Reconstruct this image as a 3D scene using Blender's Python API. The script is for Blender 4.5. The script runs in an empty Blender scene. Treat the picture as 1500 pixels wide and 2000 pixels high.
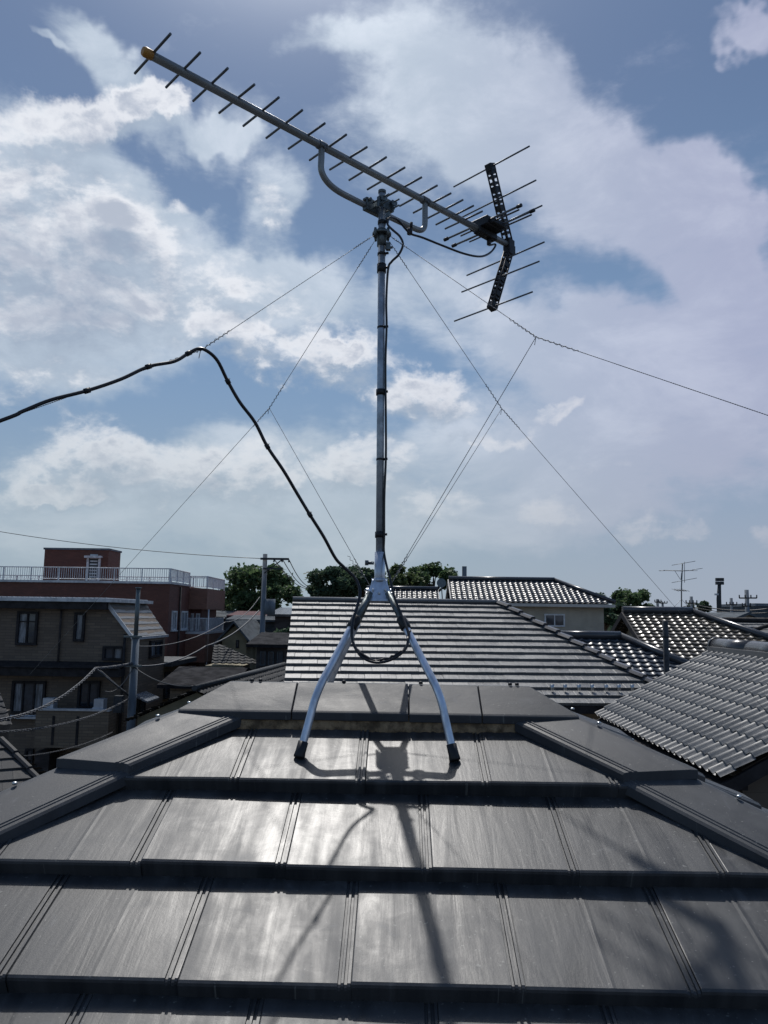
import bpy, bmesh, math, random
from mathutils import Vector, Matrix, Quaternion
R = math.radians
random.seed(11)
S = bpy.context.scene
COL = S.collection

# ------------------------------------------------------------------ camera
F_PX = 1520.0; CAM = Vector((0, 0, 8.2))
PITCH, YAW, ROLL = R(7.5), R(1.1), R(0.8)
fw = Vector((-math.sin(YAW)*math.cos(PITCH), math.cos(YAW)*math.cos(PITCH), math.sin(PITCH)))
rt = fw.cross(Vector((0, 0, 1))).normalized(); up = rt.cross(fw)
rt, up = rt*math.cos(ROLL)+up*math.sin(ROLL), up*math.cos(ROLL)-rt*math.sin(ROLL)
cd = bpy.data.cameras.new('camera'); cam = bpy.data.objects.new('camera', cd); COL.objects.link(cam)
cam.matrix_world = Matrix.Translation(CAM) @ Matrix((rt, up, -fw)).transposed().to_4x4()
cd.sensor_fit = 'VERTICAL'; cd.sensor_height = 24; cd.lens = 24*F_PX/2000; cd.clip_end = 3000; cd.clip_start = .05
S.camera = cam
def ray(x, y): return fw + rt*((x-750)/F_PX) + up*((1000-y)/F_PX)
def at(x, y, Y):
    """the world point that stands at distance Y from the camera"""
    r = ray(x, y); return CAM + r*(Y/r.y)
def on(x, y, p0, n):
    r = ray(x, y); p0 = Vector(p0); n = Vector(n); return CAM + r*((p0-CAM).dot(n)/r.dot(n))

# ------------------------------------------------------------------ sky + sun
SUN_EL, SUN_AZ = R(58), R(-10)      # azimuth from +Y, clockwise
S.view_settings.view_transform = 'Standard'; S.view_settings.look = 'None'
S.view_settings.exposure = 0.0; S.view_settings.gamma = 1
sd = bpy.data.lights.new('sun', 'SUN'); sd.energy = 3.1; sd.angle = R(.8); sd.color = (1, .965, .92)
so = bpy.data.objects.new('sun', sd); COL.objects.link(so)
sdir = Vector((math.sin(SUN_AZ)*math.cos(SUN_EL), math.cos(SUN_AZ)*math.cos(SUN_EL), math.sin(SUN_EL)))
so.rotation_mode = 'QUATERNION'; so.rotation_quaternion = (-sdir).to_track_quat('-Z', 'Y'); so.location = (0, 0, 30)

W = bpy.data.worlds.new('World'); S.world = W; W.use_nodes = True
nt = W.node_tree; nt.nodes.clear()
class NB:
    def __init__(s, nt): s.nt = nt
    def n(s, t, **k):
        x = s.nt.nodes.new(t)
        for a, b in k.items(): setattr(x, a, b)
        return x
    def l(s, a, b): s.nt.links.new(a, b)
    def setin(s, node, i, v):
        if hasattr(v, 'bl_idname') or isinstance(v, bpy.types.NodeSocket): s.l(v, node.inputs[i])
        else: node.inputs[i].default_value = v
    def m(s, op, a, b=0.0, c=None, clamp=False):
        x = s.n('ShaderNodeMath', operation=op); x.use_clamp = clamp
        s.setin(x, 0, a); s.setin(x, 1, b)
        if c is not None: s.setin(x, 2, c)
        return x.outputs[0]
    def vm(s, op, a, b):
        x = s.n('ShaderNodeVectorMath', operation=op); s.setin(x, 0, a); s.setin(x, 1, b); return x.outputs[0]
    def scale(s, a, f):
        x = s.n('ShaderNodeVectorMath', operation='SCALE'); s.setin(x, 0, a); s.setin(x, 3, f); return x.outputs[0]
    def mp(s, v, loc=(0,0,0), rot=(0,0,0), sc=(1,1,1), vt='POINT'):
        x = s.n('ShaderNodeMapping', vector_type=vt); s.l(v, x.inputs[0])
        x.inputs[1].default_value = loc; x.inputs[2].default_value = rot; x.inputs[3].default_value = sc; return x.outputs[0]
    def noise(s, v, sc, det=6, rough=.55, dist=0, col=False):
        x = s.n('ShaderNodeTexNoise'); s.l(v, x.inputs['Vector']); x.inputs['Scale'].default_value = sc
        x.inputs['Detail'].default_value = det; x.inputs['Roughness'].default_value = rough; x.inputs['Distortion'].default_value = dist
        return x.outputs[1 if col else 0]
    def ss(s, v, lo, hi, a=0., b=1., interp='SMOOTHSTEP'):
        x = s.n('ShaderNodeMapRange', interpolation_type=interp); s.setin(x, 0, v)
        s.setin(x, 1, lo); s.setin(x, 2, hi); s.setin(x, 3, a); s.setin(x, 4, b); return x.outputs[0]
    def mix(s, f, a, b, bt='MIX'):
        x = s.n('ShaderNodeMix', data_type='RGBA', blend_type=bt); s.setin(x, 0, f)
        for i, v in ((6, a), (7, b)):
            if isinstance(v, (tuple, list)): v = tuple(v)+((1,) if len(v) == 3 else ())
            s.setin(x, i, v)
        return x.outputs[2]

def azel(px, py):
    r = ray(px, py).normalized(); return Vector((math.atan2(r.x, r.y), math.asin(r.z)))
def blob_params(cx, cy, rx, ry, ang):
    a = R(ang); c = azel(cx, cy)
    e1 = azel(cx+rx*math.cos(a), cy+rx*math.sin(a))-c
    e2 = azel(cx-ry*math.sin(a), cy+ry*math.cos(a))-c
    return c, e1.length, e2.length, math.atan2(e1.y, e1.x)
def blob_sum(nb, p, blobs):
    acc = None
    for b in blobs:
        cx, cy, rx, ry, ang, w = b
        c, s1, s2, rot = blob_params(cx, cy, rx, ry, ang)
        v = nb.mp(p, (c.x, c.y, 0), (0, 0, rot), (s1*1.35, s2*1.35, 1), 'TEXTURE')
        g = nb.n('ShaderNodeTexGradient', gradient_type='SPHERICAL'); nb.l(v, g.inputs[0])
        t = nb.ss(g.outputs[1], 0.0, .75)
        acc = nb.m('MULTIPLY', t, w) if acc is None else nb.m('MULTIPLY_ADD', t, w, acc)
    return acc
CUM = [(40,430,300,190,0,1),(215,232,190,62,-8,.85),(300,205,90,40,20,.6),(60,620,330,190,0,.8),(440,590,330,110,18,.62),(640,700,260,60,12,.65),
       (840,785,150,48,0,.8),(160,895,140,95,0,.95),(430,925,220,95,0,.95),(720,905,120,70,0,.9),(830,1000,110,60,0,.8),
       (522,405,46,60,20,.42),(500,345,50,60,0,.25),(380,420,60,22,0,.45),(1088,805,75,26,-28,.85),(960,848,110,20,0,.7),(20,975,80,50,0,.8),(120,972,80,32,0,.8),
       (1075,1005,85,40,10,.75),(1240,1050,70,32,-10,.75),(1350,1045,55,28,0,.75),(1490,1050,50,32,0,.75),(1260,862,40,14,0,.55),
       (660,680,60,26,0,.6),(1180,920,70,18,0,.4),(960,590,60,20,0,.5)]
CIR = [(1468,35,90,42,15,1.0),(522,400,60,75,20,.75),(345,415,80,30,-20,.4),(235,140,200,62,38,.95),(430,230,110,34,36,.75),(85,62,60,12,38,.5),(860,120,230,190,10,.95),(780,330,200,110,0,.5),(1110,320,330,170,22,1),(1340,430,260,170,25,1.0),
       (1420,330,140,60,25,.5),(620,560,260,80,0,.7),(1050,640,300,110,18,.9),(1430,600,160,200,0,.8),(650,60,120,60,0,.45),(470,240,60,110,10,.4),
       (330,560,260,120,0,.6),(1250,800,420,190,0,.95),(900,950,600,110,0,.8),(300,1060,700,110,0,.7),(200,700,260,80,0,.5),(60,520,360,260,0,1.0),(150,320,200,90,20,.8),(450,590,330,110,18,.5),(180,920,220,90,0,.5),(460,940,260,90,0,.5)]
nb = NB(nt)
# cloud field group: azimuth/elevation -> cumulus value
g = bpy.data.node_groups.new('cloud_field', 'ShaderNodeTree')
g.interface.new_socket('P', in_out='INPUT', socket_type='NodeSocketVector')
g.interface.new_socket('val', in_out='OUTPUT', socket_type='NodeSocketFloat')
gb = NB(g); gi = gb.n('NodeGroupInput'); go = gb.n('NodeGroupOutput')
p0 = gi.outputs[0]
wv = gb.noise(p0, 11, 5, .6, 0, True)
wv = gb.scale(gb.vm('SUBTRACT', wv, (.5, .5, .5)), .10)
pw = gb.vm('ADD', p0, wv)
bs = gb.m('MINIMUM', blob_sum(gb, pw, CUM), 1.15)
st = gb.mp(p0, (0, 0, 0), (0, 0, R(-14)), (1, 1.7, 1))
f1 = gb.noise(st, 9.5, 10, .6, .35)
f2 = gb.noise(st, 26, 6, .62, .2)
vv = gb.m('ADD', bs, gb.m('MULTIPLY', gb.m('SUBTRACT', f1, .5), 1.9))
vv = gb.m('ADD', vv, gb.m('MULTIPLY', gb.m('SUBTRACT', f2, .5), .95))
gb.l(vv, go.inputs[0])
tc = nb.n('ShaderNodeTexCoord'); d = tc.outputs['Generated']
sx = nb.n('ShaderNodeSeparateXYZ'); nb.l(d, sx.inputs[0])
az = nb.m('ARCTAN2', sx.outputs[0], sx.outputs[1]); el = nb.m('ARCSINE', sx.outputs[2])
cx = nb.n('ShaderNodeCombineXYZ'); nb.l(az, cx.inputs[0]); nb.l(el, cx.inputs[1]); P = cx.outputs[0]
def field(v):
    x = nb.n('ShaderNodeGroup'); x.node_tree = g; nb.l(v, x.inputs[0]); return x.outputs[0]
fa = field(P); fb = field(nb.vm('ADD', P, (-.006, .03, 0)))
cum_a = nb.ss(fa, .32, 1.12)
edge = nb.ss(nb.m('SUBTRACT', fa, fb), -.28, .42)          # faces turned to the sun
thick = nb.ss(fa, .85, 1.45)
cw = nb.noise(nb.mp(P, (3, 1, 0), (0, 0, R(-20)), (1, 1.9, 1)), 5.5, 8, .62, .3)
warp2 = nb.scale(nb.vm('SUBTRACT', nb.noise(P, 4, 5, .6, 0, True), (.5, .5, .5)), .22)
cb = nb.m('MINIMUM', blob_sum(nb, nb.vm('ADD', P, warp2), CIR), 1.1)
cw2 = nb.noise(nb.mp(P, (1, 5, 0), (0, 0, R(28)), (1, 2.6, 1)), 19, 7, .65, .4)
cir_v = nb.m('ADD', cb, nb.m('MULTIPLY', nb.m('SUBTRACT', cw, .5), 1.45)); cir_v = nb.m('ADD', cir_v, nb.m('MULTIPLY', nb.m('SUBTRACT', cw2, .5), .55))
cir_a = nb.m('MULTIPLY', nb.ss(cir_v, .12, 1.0), .88)
sky = nb.n('ShaderNodeTexSky', sky_type='NISHITA'); sky.sun_disc = False
sky.sun_elevation = SUN_EL; sky.sun_rotation = SUN_AZ; sky.altitude = 50; sky.air_density = 1.0; sky.dust_density = .6; sky.ozone_density = 1.6
K = 10.0                                                    # background strength .1
def c10(r, g_, b): return (r*K, g_*K, b*K, 1)
hsv = nb.n('ShaderNodeHueSaturation'); hsv.inputs['Saturation'].default_value = .86; hsv.inputs['Value'].default_value = .62; nb.l(sky.outputs[0], hsv.inputs['Color'])
base = nb.mix(.75, hsv.outputs[0], nb.mix(nb.ss(el, .25, .68), c10(.19, .325, .53), c10(.100, .175, .34)))
side = nb.ss(az, -.1, .5)
cir_c = nb.mix(side, c10(.50, .585, .69), c10(.42, .45, .61))
cir_c = nb.mix(nb.ss(cw, .42, .70), cir_c, nb.mix(side, c10(.66, .73, .83), c10(.52, .55, .70)))
c1 = nb.mix(cir_a, base, cir_c)
dark = nb.mix(side, c10(.37, .45, .565), c10(.42, .46, .58)); lite = nb.mix(side, c10(.87, .885, .93), c10(.62, .63, .72))
cc = nb.mix(edge, dark, lite)
cc = nb.mix(nb.m('MULTIPLY', thick, .7), cc, nb.mix(side, c10(.27, .335, .46), c10(.35, .39, .5)))
c2 = nb.mix(nb.m('MULTIPLY', cum_a, nb.ss(el, -.02, .16, .45, .95)), c1, cc)
hz = nb.ss(el, -.03, .34, .85, 0.)
c3 = nb.mix(hz, c2, nb.mix(side, c10(.375, .455, .505), c10(.375, .415, .495)))
dt = nb.n('ShaderNodeVectorMath', operation='DOT_PRODUCT'); nb.l(d, dt.inputs[0]); dt.inputs[1].default_value = tuple(sdir)
glow = nb.m('POWER', nb.m('MAXIMUM', dt.outputs['Value'], 0.), 75.)          # bright thin cloud round the sun
wide = nb.m('POWER', nb.m('MAXIMUM', dt.outputs['Value'], 0.), 9.)
c3 = nb.mix(1., c3, nb.scale((6.2*K, 6.1*K, 5.8*K), glow), 'ADD')
c3 = nb.mix(1., c3, nb.scale((.07*K, .075*K, .08*K), wide), 'ADD')
low = nb.ss(el, -.03, -.005)
c4 = nb.mix(low, c10(.12, .12, .12), c3)
bg = nb.n('ShaderNodeBackground'); nb.l(c4, bg.inputs[0]); bg.inputs[1].default_value = .1
wo = nb.n('ShaderNodeOutputWorld'); nb.l(bg.outputs[0], wo.inputs[0])

# ------------------------------------------------------------------ helpers
def tag(o, label=None, cat=None, group=None, kind=None):
    if label: o['label'] = label
    if cat: o['category'] = cat
    if group: o['group'] = group
    if kind: o['kind'] = kind
    return o
ORG = {}
def empty(name, loc, label, cat, group=None, kind=None):
    o = bpy.data.objects.new(name, None); COL.objects.link(o); o.location = loc; ORG[o] = Vector(loc)
    o.empty_display_size = .2
    return tag(o, label, cat, group, kind)
def orgof(o):
    while o is not None:
        if o in ORG: return ORG[o]
        o = o.parent
    return Vector((0, 0, 0))
class MB:
    def __init__(s): s.v = []; s.f = []; s.sm = []
    def add(s, vs, fs, smooth=False):
        b = len(s.v); s.v += [Vector(x) for x in vs]; s.f += [tuple(b+i for i in f) for f in fs]; s.sm += [smooth]*len(fs); return s
    def box(s, a, b, fr=None):
        (x0, y0, z0), (x1, y1, z1) = a, b
        vs = [Vector(q) for q in ((x0,y0,z0),(x1,y0,z0),(x1,y1,z0),(x0,y1,z0),(x0,y0,z1),(x1,y0,z1),(x1,y1,z1),(x0,y1,z1))]
        if fr: vs = [fr @ q for q in vs]
        return s.add(vs, [(0,3,2,1),(4,5,6,7),(0,1,5,4),(1,2,6,5),(2,3,7,6),(3,0,4,7)])
    def prism(s, poly, ext):
        """poly: list of 3d points, ext: extrusion vector"""
        n = len(poly); ext = Vector(ext); vs = [Vector(p) for p in poly]+[Vector(p)+ext for p in poly]
        return s.add(vs, [tuple(range(n))[::-1], tuple(range(n, 2*n))]+[(i, (i+1) % n, n+(i+1) % n, n+i) for i in range(n)])
    def tube(s, pts, r, n=8, cap=True, flat=1.0, smooth=True):
        pts = [Vector(p) for p in pts]; m = len(pts)
        rr = r if isinstance(r, (list, tuple)) else [r]*m
        t = (pts[1]-pts[0]).normalized(); a = t.orthogonal().normalized()
        if abs(t.z) < .9: a = t.cross(Vector((0, 0, 1))).normalized()
        vs = []
        for i in range(m):
            tt = (pts[min(i+1, m-1)]-pts[max(i-1, 0)])
            if tt.length < 1e-9: tt = t
            tt.normalize(); a = (a-tt*a.dot(tt)).normalized(); b = tt.cross(a)
            for k in range(n):
                th = 2*math.pi*k/n; vs.append(pts[i]+(a*math.cos(th)+b*math.sin(th)*flat)*rr[i])
        fs = [(i*n+k, i*n+(k+1) % n, (i+1)*n+(k+1) % n, (i+1)*n+k) for i in range(m-1) for k in range(n)]
        s.add(vs, fs, smooth)
        if cap: 
            b0 = len(s.v)-len(vs); s.f += [tuple(b0+k for k in range(n))[::-1], tuple(b0+(m-1)*n+k for k in range(n))]; s.sm += [False]*2
        return s
    def build(s, name, mat, parent=None, bevel=0, seg=1):
        o_ = orgof(parent) if parent else Vector((0, 0, 0))
        me = bpy.data.meshes.new(name)
        if parent is None and s.v:
            lo = Vector((min(v.x for v in s.v), min(v.y for v in s.v), min(v.z for v in s.v)))
            hi = Vector((max(v.x for v in s.v), max(v.y for v in s.v), max(v.z for v in s.v)))
            o_ = Vector(((lo.x+hi.x)/2, (lo.y+hi.y)/2, lo.z))
        me.from_pydata([v-o_ for v in s.v], [], s.f); me.validate()
        bm = bmesh.new(); bm.from_mesh(me); bmesh.ops.recalc_face_normals(bm, faces=bm.faces)
        bm.to_mesh(me); bm.free()
        if len(me.polygons) == len(s.sm): me.polygons.foreach_set('use_smooth', s.sm)
        me.materials.append(mat)
        o = bpy.data.objects.new(name, me); COL.objects.link(o)
        if parent: o.parent = parent
        else: o.location = o_; ORG[o] = o_
        if bevel:
            b = o.modifiers.new('bevel', 'BEVEL'); b.width = bevel; b.segments = seg; b.limit_method = 'ANGLE'; b.angle_limit = R(40)
        return o
def smooth_path(pts, n=8):
    pts = [Vector(p) for p in pts]; P_ = [2*pts[0]-pts[1]]+pts+[2*pts[-1]-pts[-2]]; out = []
    for i in range(1, len(P_)-2):
        a, b, c, e = P_[i-1:i+3]
        for k in range(n):
            t = k/n; out.append(.5*((2*b)+(c-a)*t+(2*a-5*b+4*c-e)*t*t+(3*b-a-3*c+e)*t**3))
    out.append(pts[-1]); return out
def sag(a, b, drop, n=14):
    a, b = Vector(a), Vector(b); return [a.lerp(b, i/n)-Vector((0, 0, drop*4*(i/n)*(1-i/n))) for i in range(n+1)]
def helix(pts, rad, pitch, phase=0, ppt=7, jit=0):
    """helical path around a straight polyline"""
    a, b = Vector(pts[0]), Vector(pts[1]); t = (b-a); L = t.length; t.normalize()
    u = t.orthogonal().normalized(); w = t.cross(u); n = max(2, int(L/pitch*ppt)); out = []
    for i in range(n+1):
        th = phase+2*math.pi*(L*i/n)/pitch; r_ = rad*(1+jit*random.uniform(-1, 1))
        out.append(a+t*(L*i/n)+(u*math.cos(th)+w*math.sin(th))*r_)
    return out

# ------------------------------------------------------------------ materials
def mat(name, col, rough=.6, metal=0, var=.0, vscale=8, bump=0, bscale=40, spec=.5, col2=None, stretch=(1,1,1), coords='Object'):
    m_ = bpy.data.materials.new(name); m_.use_nodes = True; t = m_.node_tree; b = NB(t); ps = t.nodes['Principled BSDF']
    ps.inputs['Roughness'].default_value = rough; ps.inputs['Metallic'].default_value = metal; ps.inputs['Specular IOR Level'].default_value = spec
    ps.inputs['Base Color'].default_value = (*col, 1)
    tcn = b.n('ShaderNodeTexCoord').outputs[coords]; v = b.mp(tcn, sc=stretch)
    if var or col2:
        nz = b.noise(v, vscale, 5, .6)
        c2_ = col2 or tuple(c*(1-var) for c in col)
        c = b.mix(b.ss(nz, .35, .65), tuple(c*(1+var*.5) for c in col) if not col2 else col, c2_)
        b.l(c, ps.inputs['Base Color'])
        r_ = b.ss(nz, .3, .7, max(0, rough-.07), min(1, rough+.07)); b.l(r_, ps.inputs['Roughness'])
    if bump:
        bn = b.n('ShaderNodeBump'); bn.inputs['Strength'].default_value = bump; bn.inputs['Distance'].default_value = .01
        b.l(b.noise(v, bscale, 4, .6), bn.inputs['Height']); b.l(bn.outputs[0], ps.inputs['Normal'])
    return m_
def tile_mat(name, c_lo, c_hi, rough, streak=(9, .7, 1), spec=.5, fine=.12, coat=0, amp=1.0):
    m_ = bpy.data.materials.new(name); m_.use_nodes = True; t = m_.node_tree; b = NB(t); ps = t.nodes['Principled BSDF']
    at_ = b.n('ShaderNodeAttribute', attribute_name='rnd'); uv = b.n('ShaderNodeAttribute', attribute_name='tuv')
    off = b.n('ShaderNodeCombineXYZ'); b.l(b.m('MULTIPLY', at_.outputs['Fac'], 37.), off.inputs[2])
    base_v = b.vm('ADD', uv.outputs['Vector'], off.outputs[0])
    sv = b.mp(base_v, sc=streak); s1 = b.noise(sv, 1.9, 4, .55, .5); s2 = b.noise(base_v, 5, 6, .6, .8)
    s3 = b.noise(b.n('ShaderNodeTexCoord').outputs['Object'], 1.7, 4, .6)
    v = b.m('ADD', b.m('MULTIPLY', s1, .50), b.m('ADD', b.m('MULTIPLY', s2, .25), b.m('MULTIPLY', s3, .25)))
    v = b.m('ADD', v, b.m('MULTIPLY', b.m('SUBTRACT', at_.outputs['Fac'], .5), .10*amp))
    k = b.ss(v, .36, .64)
    sp1 = b.ss(b.noise(base_v, 30, 3, .5), .665, .72); sp2 = b.ss(s2, .60, .72)        # lichen specks, dusty patches
    cc = b.mix(k, c_lo, c_hi); cc = b.mix(b.m('MULTIPLY', sp2, .35), cc, tuple(min(1, q*1.9+.01) for q in c_hi)); cc = b.mix(b.m('MULTIPLY', sp1, .55), cc, (.20, .20, .185))
    b.l(cc, ps.inputs['Base Color'])
    b.l(b.ss(v, .34, .66, rough-.08*amp, rough+.11*amp), ps.inputs['Roughness']); ps.inputs['Specular IOR Level'].default_value = spec
    ps.inputs['Coat Weight'].default_value = coat; ps.inputs['Coat Roughness'].default_value = .3
    bn = b.n('ShaderNodeBump'); bn.inputs['Strength'].default_value = fine; bn.inputs['Distance'].default_value = .004
    h = b.m('ADD', b.m('MULTIPLY', b.noise(base_v, 40, 4, .7), .4), b.m('MULTIPLY', s1, 2.))
    b.l(h, bn.inputs['Height']); b.l(bn.outputs[0], ps.inputs['Normal'])
    return m_
def brick_mat(name, c1, c2, mortar, bw, bh, rough=.7, ms=.01, up_axis='Z', var=.5):
    m_ = bpy.data.materials.new(name); m_.use_nodes = True; t = m_.node_tree; b = NB(t); ps = t.nodes['Principled BSDF']
    tcn = b.n('ShaderNodeTexCoord').outputs['Object']; sp = b.n('ShaderNodeSeparateXYZ'); b.l(tcn, sp.inputs[0])
    cm = b.n('ShaderNodeCombineXYZ'); b.l(b.m('ADD', sp.outputs[0], sp.outputs[1]), cm.inputs[0]); b.l(sp.outputs[2], cm.inputs[1])
    br = b.n('ShaderNodeTexBrick'); b.l(cm.outputs[0], br.inputs['Vector']); br.inputs['Scale'].default_value = 1
    br.inputs['Brick Width'].default_value = bw; br.inputs['Row Height'].default_value = bh; br.inputs['Mortar Size'].default_value = ms
    br.inputs['Color1'].default_value = (*c1, 1); br.inputs['Color2'].default_value = (*c2, 1); br.inputs['Mortar'].default_value = (*mortar, 1)
    nz = b.noise(b.mp(tcn, sc=(1, 1, 2.5)), .9, 5, .6)
    c = b.mix(b.ss(nz, .3, .7, 0, var), br.outputs[0], tuple(x*.6 for x in c1))
    b.l(c, ps.inputs['Base Color']); ps.inputs['Roughness'].default_value = rough
    bn = b.n('ShaderNodeBump'); bn.inputs['Strength'].default_value = .3; bn.inputs['Distance'].default_value = .01
    b.l(b.m('SUBTRACT', 1., br.outputs[1]), bn.inputs['Height']); b.l(bn.outputs[0], ps.inputs['Normal'])
    return m_
M = dict(
 slate=tile_mat('charcoal_roof_tile', (.022,.024,.027), (.052,.054,.057), .475, streak=(4.2,.45,1), spec=.50, fine=.13),
 cap=tile_mat('charcoal_cap_tile', (.040,.043,.048), (.062,.066,.072), .50, streak=(2, 1, 1), spec=.27, fine=.12, amp=.7),
 flatgrey=tile_mat('pale_grey_flat_tile', (.095,.097,.10), (.17,.17,.165), .40, spec=.66, fine=.15),
 wavegrey=tile_mat('dull_grey_wave_tile', (.13,.13,.128), (.23,.225,.215), .46, spec=.42, fine=.2),
 glaze_blue=tile_mat('glazed_bluish_tile', (.025,.032,.042), (.07,.082,.10), .34, spec=.42, fine=.1),
 glaze_brown=tile_mat('glazed_brown_tile', (.05,.042,.03), (.12,.10,.075), .27, spec=.75, fine=.1),
 glaze_dark=tile_mat('glazed_dark_tile', (.035,.037,.042), (.09,.09,.10), .3, spec=.6, fine=.2),
 mortar=mat('brown_mortar', (.26,.185,.11), .95, var=.6, vscale=25, bump=.8, bscale=60),
 galv=mat('galvanised_steel', (.40,.44,.48), .42, .6, var=.25, vscale=30, bump=.05, bscale=80),
 galvleg=mat('bright_galvanised_tube', (.62,.67,.75), .36, .7, var=.22, vscale=35, bump=.05, bscale=90, stretch=(1,1,.3)),
 galvdull=mat('dull_zinc', (.15,.175,.18), .5, .6, var=.4, vscale=60),
 alu=mat('grey_aluminium', (.16,.17,.18), .5, .6, var=.2, vscale=20),
 alu_tube=mat('painted_grey_boom', (.27,.28,.28), .4, .3, var=.15, vscale=12, bump=.03),
 chrome=mat('zinc_bolt', (.5,.52,.52), .3, 1),
 black=mat('black_rubber', (.012,.012,.014), .45, spec=.4),
 blackp=mat('black_plastic', (.018,.018,.02), .5, spec=.4, var=.3, vscale=40),
 pvc=mat('black_cable_sheath', (.010,.010,.013), .35, spec=.5),
 orange=mat('orange_cap', (.55,.26,.05), .5, var=.2),
 wire=mat('guy_wire_steel', (.16,.17,.18), .5, .7),
 concrete=mat('pole_concrete', (.13,.155,.18), .8, var=.25, vscale=3, bump=.2, stretch=(1,1,.3)),
 darkmetal=mat('dark_metal', (.045,.05,.055), .75, .1, var=.3, vscale=10),
 trim=mat('dark_brown_trim', (.03,.028,.03), .7, spec=.2, var=.3, vscale=4),
 white=mat('white_paint', (.62,.64,.66), .5, var=.2, vscale=5),
 alwhite=mat('pale_aluminium_sheet', (.5,.52,.55), .4, .3, var=.2, vscale=3),
 glass=mat('window_glass', (.035,.045,.06), .08, 0, var=.5, vscale=2.2, spec=.7),
 glasspale=mat('curtained_glass', (.20,.22,.25), .2, 0, var=.6, vscale=3, spec=.6, stretch=(4,4,.6)),
 tan=brick_mat('tan_brick_tile', (.19,.145,.105), (.12,.092,.07), (.085,.07,.058), .46, .115),
 tan2=brick_mat('tan_brick_side', (.22,.17,.12), (.15,.115,.08), (.10,.08,.06), .46, .115),
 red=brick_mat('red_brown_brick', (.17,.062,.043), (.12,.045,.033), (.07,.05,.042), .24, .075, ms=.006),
 redlit=brick_mat('red_brown_brick_lit', (.27,.13,.09), (.20,.095,.068), (.12,.09,.07), .24, .075, ms=.006),  # same brick as red, lightened: sunlit tone put into the colour
 darkroof=mat('dark_matt_roof', (.018,.018,.021), .9, spec=.1, var=.4, vscale=3),
 roughslate=tile_mat('weathered_dark_tile', (.035,.036,.038), (.075,.075,.074), .7, spec=.15, fine=.15),
 cream=mat('cream_stucco', (.42,.38,.31), .85, var=.12, vscale=1.5, bump=.2, bscale=30),
 creamtrim=mat('cream_eave', (.50,.47,.43), .7, var=.1, vscale=1.5),
 beige=mat('beige_stucco', (.30,.26,.20), .85, var=.2, vscale=1.2, bump=.2, bscale=30),
 yellow=mat('yellow_stucco', (.21,.185,.12), .85, var=.3, vscale=.9, bump=.2, bscale=30),
 brownst=brick_mat('brown_stucco', (.12,.095,.07), (.09,.072,.055), (.07,.058,.045), .6, .2, ms=.004),
 greyst=mat('grey_siding', (.075,.088,.10), .85, spec=.15, var=.3, vscale=1, stretch=(1,1,6)),
 darkst=mat('dark_brown_siding', (.045,.038,.038), .8, var=.4, vscale=1.3, stretch=(1,1,3)),
 redroof=mat('red_metal_roof', (.085,.035,.04), .8, spec=.2, var=.3, vscale=1),
 ground=mat('earth_and_asphalt', (.055,.053,.05), .95, var=.4, vscale=.25, bump=.3, bscale=3),
 asphalt=mat('asphalt', (.05,.05,.052), .9, var=.3, vscale=1.5, bump=.3, bscale=30),
 bark=mat('bark', (.07,.05,.035), .9, var=.4, vscale=6),
 wirefar=mat('power_cable', (.03,.032,.036), .5),
 wirepale=mat('pale_service_cable', (.07,.075,.085), .6),
)
def leaf_mat(name, a, b_):
    m_ = bpy.data.materials.new(name); m_.use_nodes = True; t = m_.node_tree; b = NB(t); ps = t.nodes['Principled BSDF']
    gn = b.n('ShaderNodeNewGeometry'); nz = b.noise(b.n('ShaderNodeTexCoord').outputs['Object'], .8, 3, .6)
    k = b.m('ADD', b.m('MULTIPLY', gn.outputs['Random Per Island'], .5), b.m('MULTIPLY', nz, .6))
    b.l(b.mix(b.ss(k, .25, .8), a, b_), ps.inputs['Base Color']); ps.inputs['Roughness'].default_value = .6
    ps.inputs['Specular IOR Level'].default_value = .3
    tr = b.n('ShaderNodeBsdfTranslucent'); b.l(b.mix(b.ss(k, .25, .8), a, b_), tr.inputs[0])
    mx = b.n('ShaderNodeMixShader'); mx.inputs[0].default_value = .45
    b.l(ps.outputs[0], mx.inputs[1]); b.l(tr.outputs[0], mx.inputs[2]); b.l(mx.outputs[0], t.nodes['Material Output'].inputs[0])
    return m_
M['leaf'] = leaf_mat('leaves', (.045,.085,.04), (.12,.18,.075))
M['leaf2'] = leaf_mat('leaves_pale', (.045,.075,.03), (.12,.16,.065))
M['leafd'] = leaf_mat('leaves_dark', (.04,.075,.05), (.09,.135,.075))

# ------------------------------------------------------------------ tiled slope
def seam_profile(Wt, h=.003):
    return [(0,-h*.3),(.002,0),(Wt*.5-.007,0),(Wt*.5,.00079),(Wt*.5+.007,0),(Wt-.0245,0),(Wt-.0235,-h),(Wt-.019,-h),(Wt-.018,.0008),(Wt-.0135,.0008),(Wt-.0125,-h),(Wt-.0075,-h),(Wt-.0065,.0005),(Wt-.001,.0005),(Wt,-h)]
def plain_profile(Wt): return [(0,-.003),(.006,0),(Wt-.006,0),(Wt,-.003)]
def wave_profile(Wt, amp, n=9, kind='j'):
    out = []
    for i in range(n+1):
        x = i/n
        if kind == 's': h = amp*(math.exp(-((x-.30)/.20)**2)-.18*math.exp(-((x-.78)/.14)**2))     # broad barrel, narrow pan
        else: h = amp*(math.exp(-((x-.80)/.13)**2)+math.exp(-((x+.20)/.13)**2)) - amp*.35*math.sin(math.pi*min(1, x/.62))
        out.append((x*Wt, h))
    return out
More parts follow.
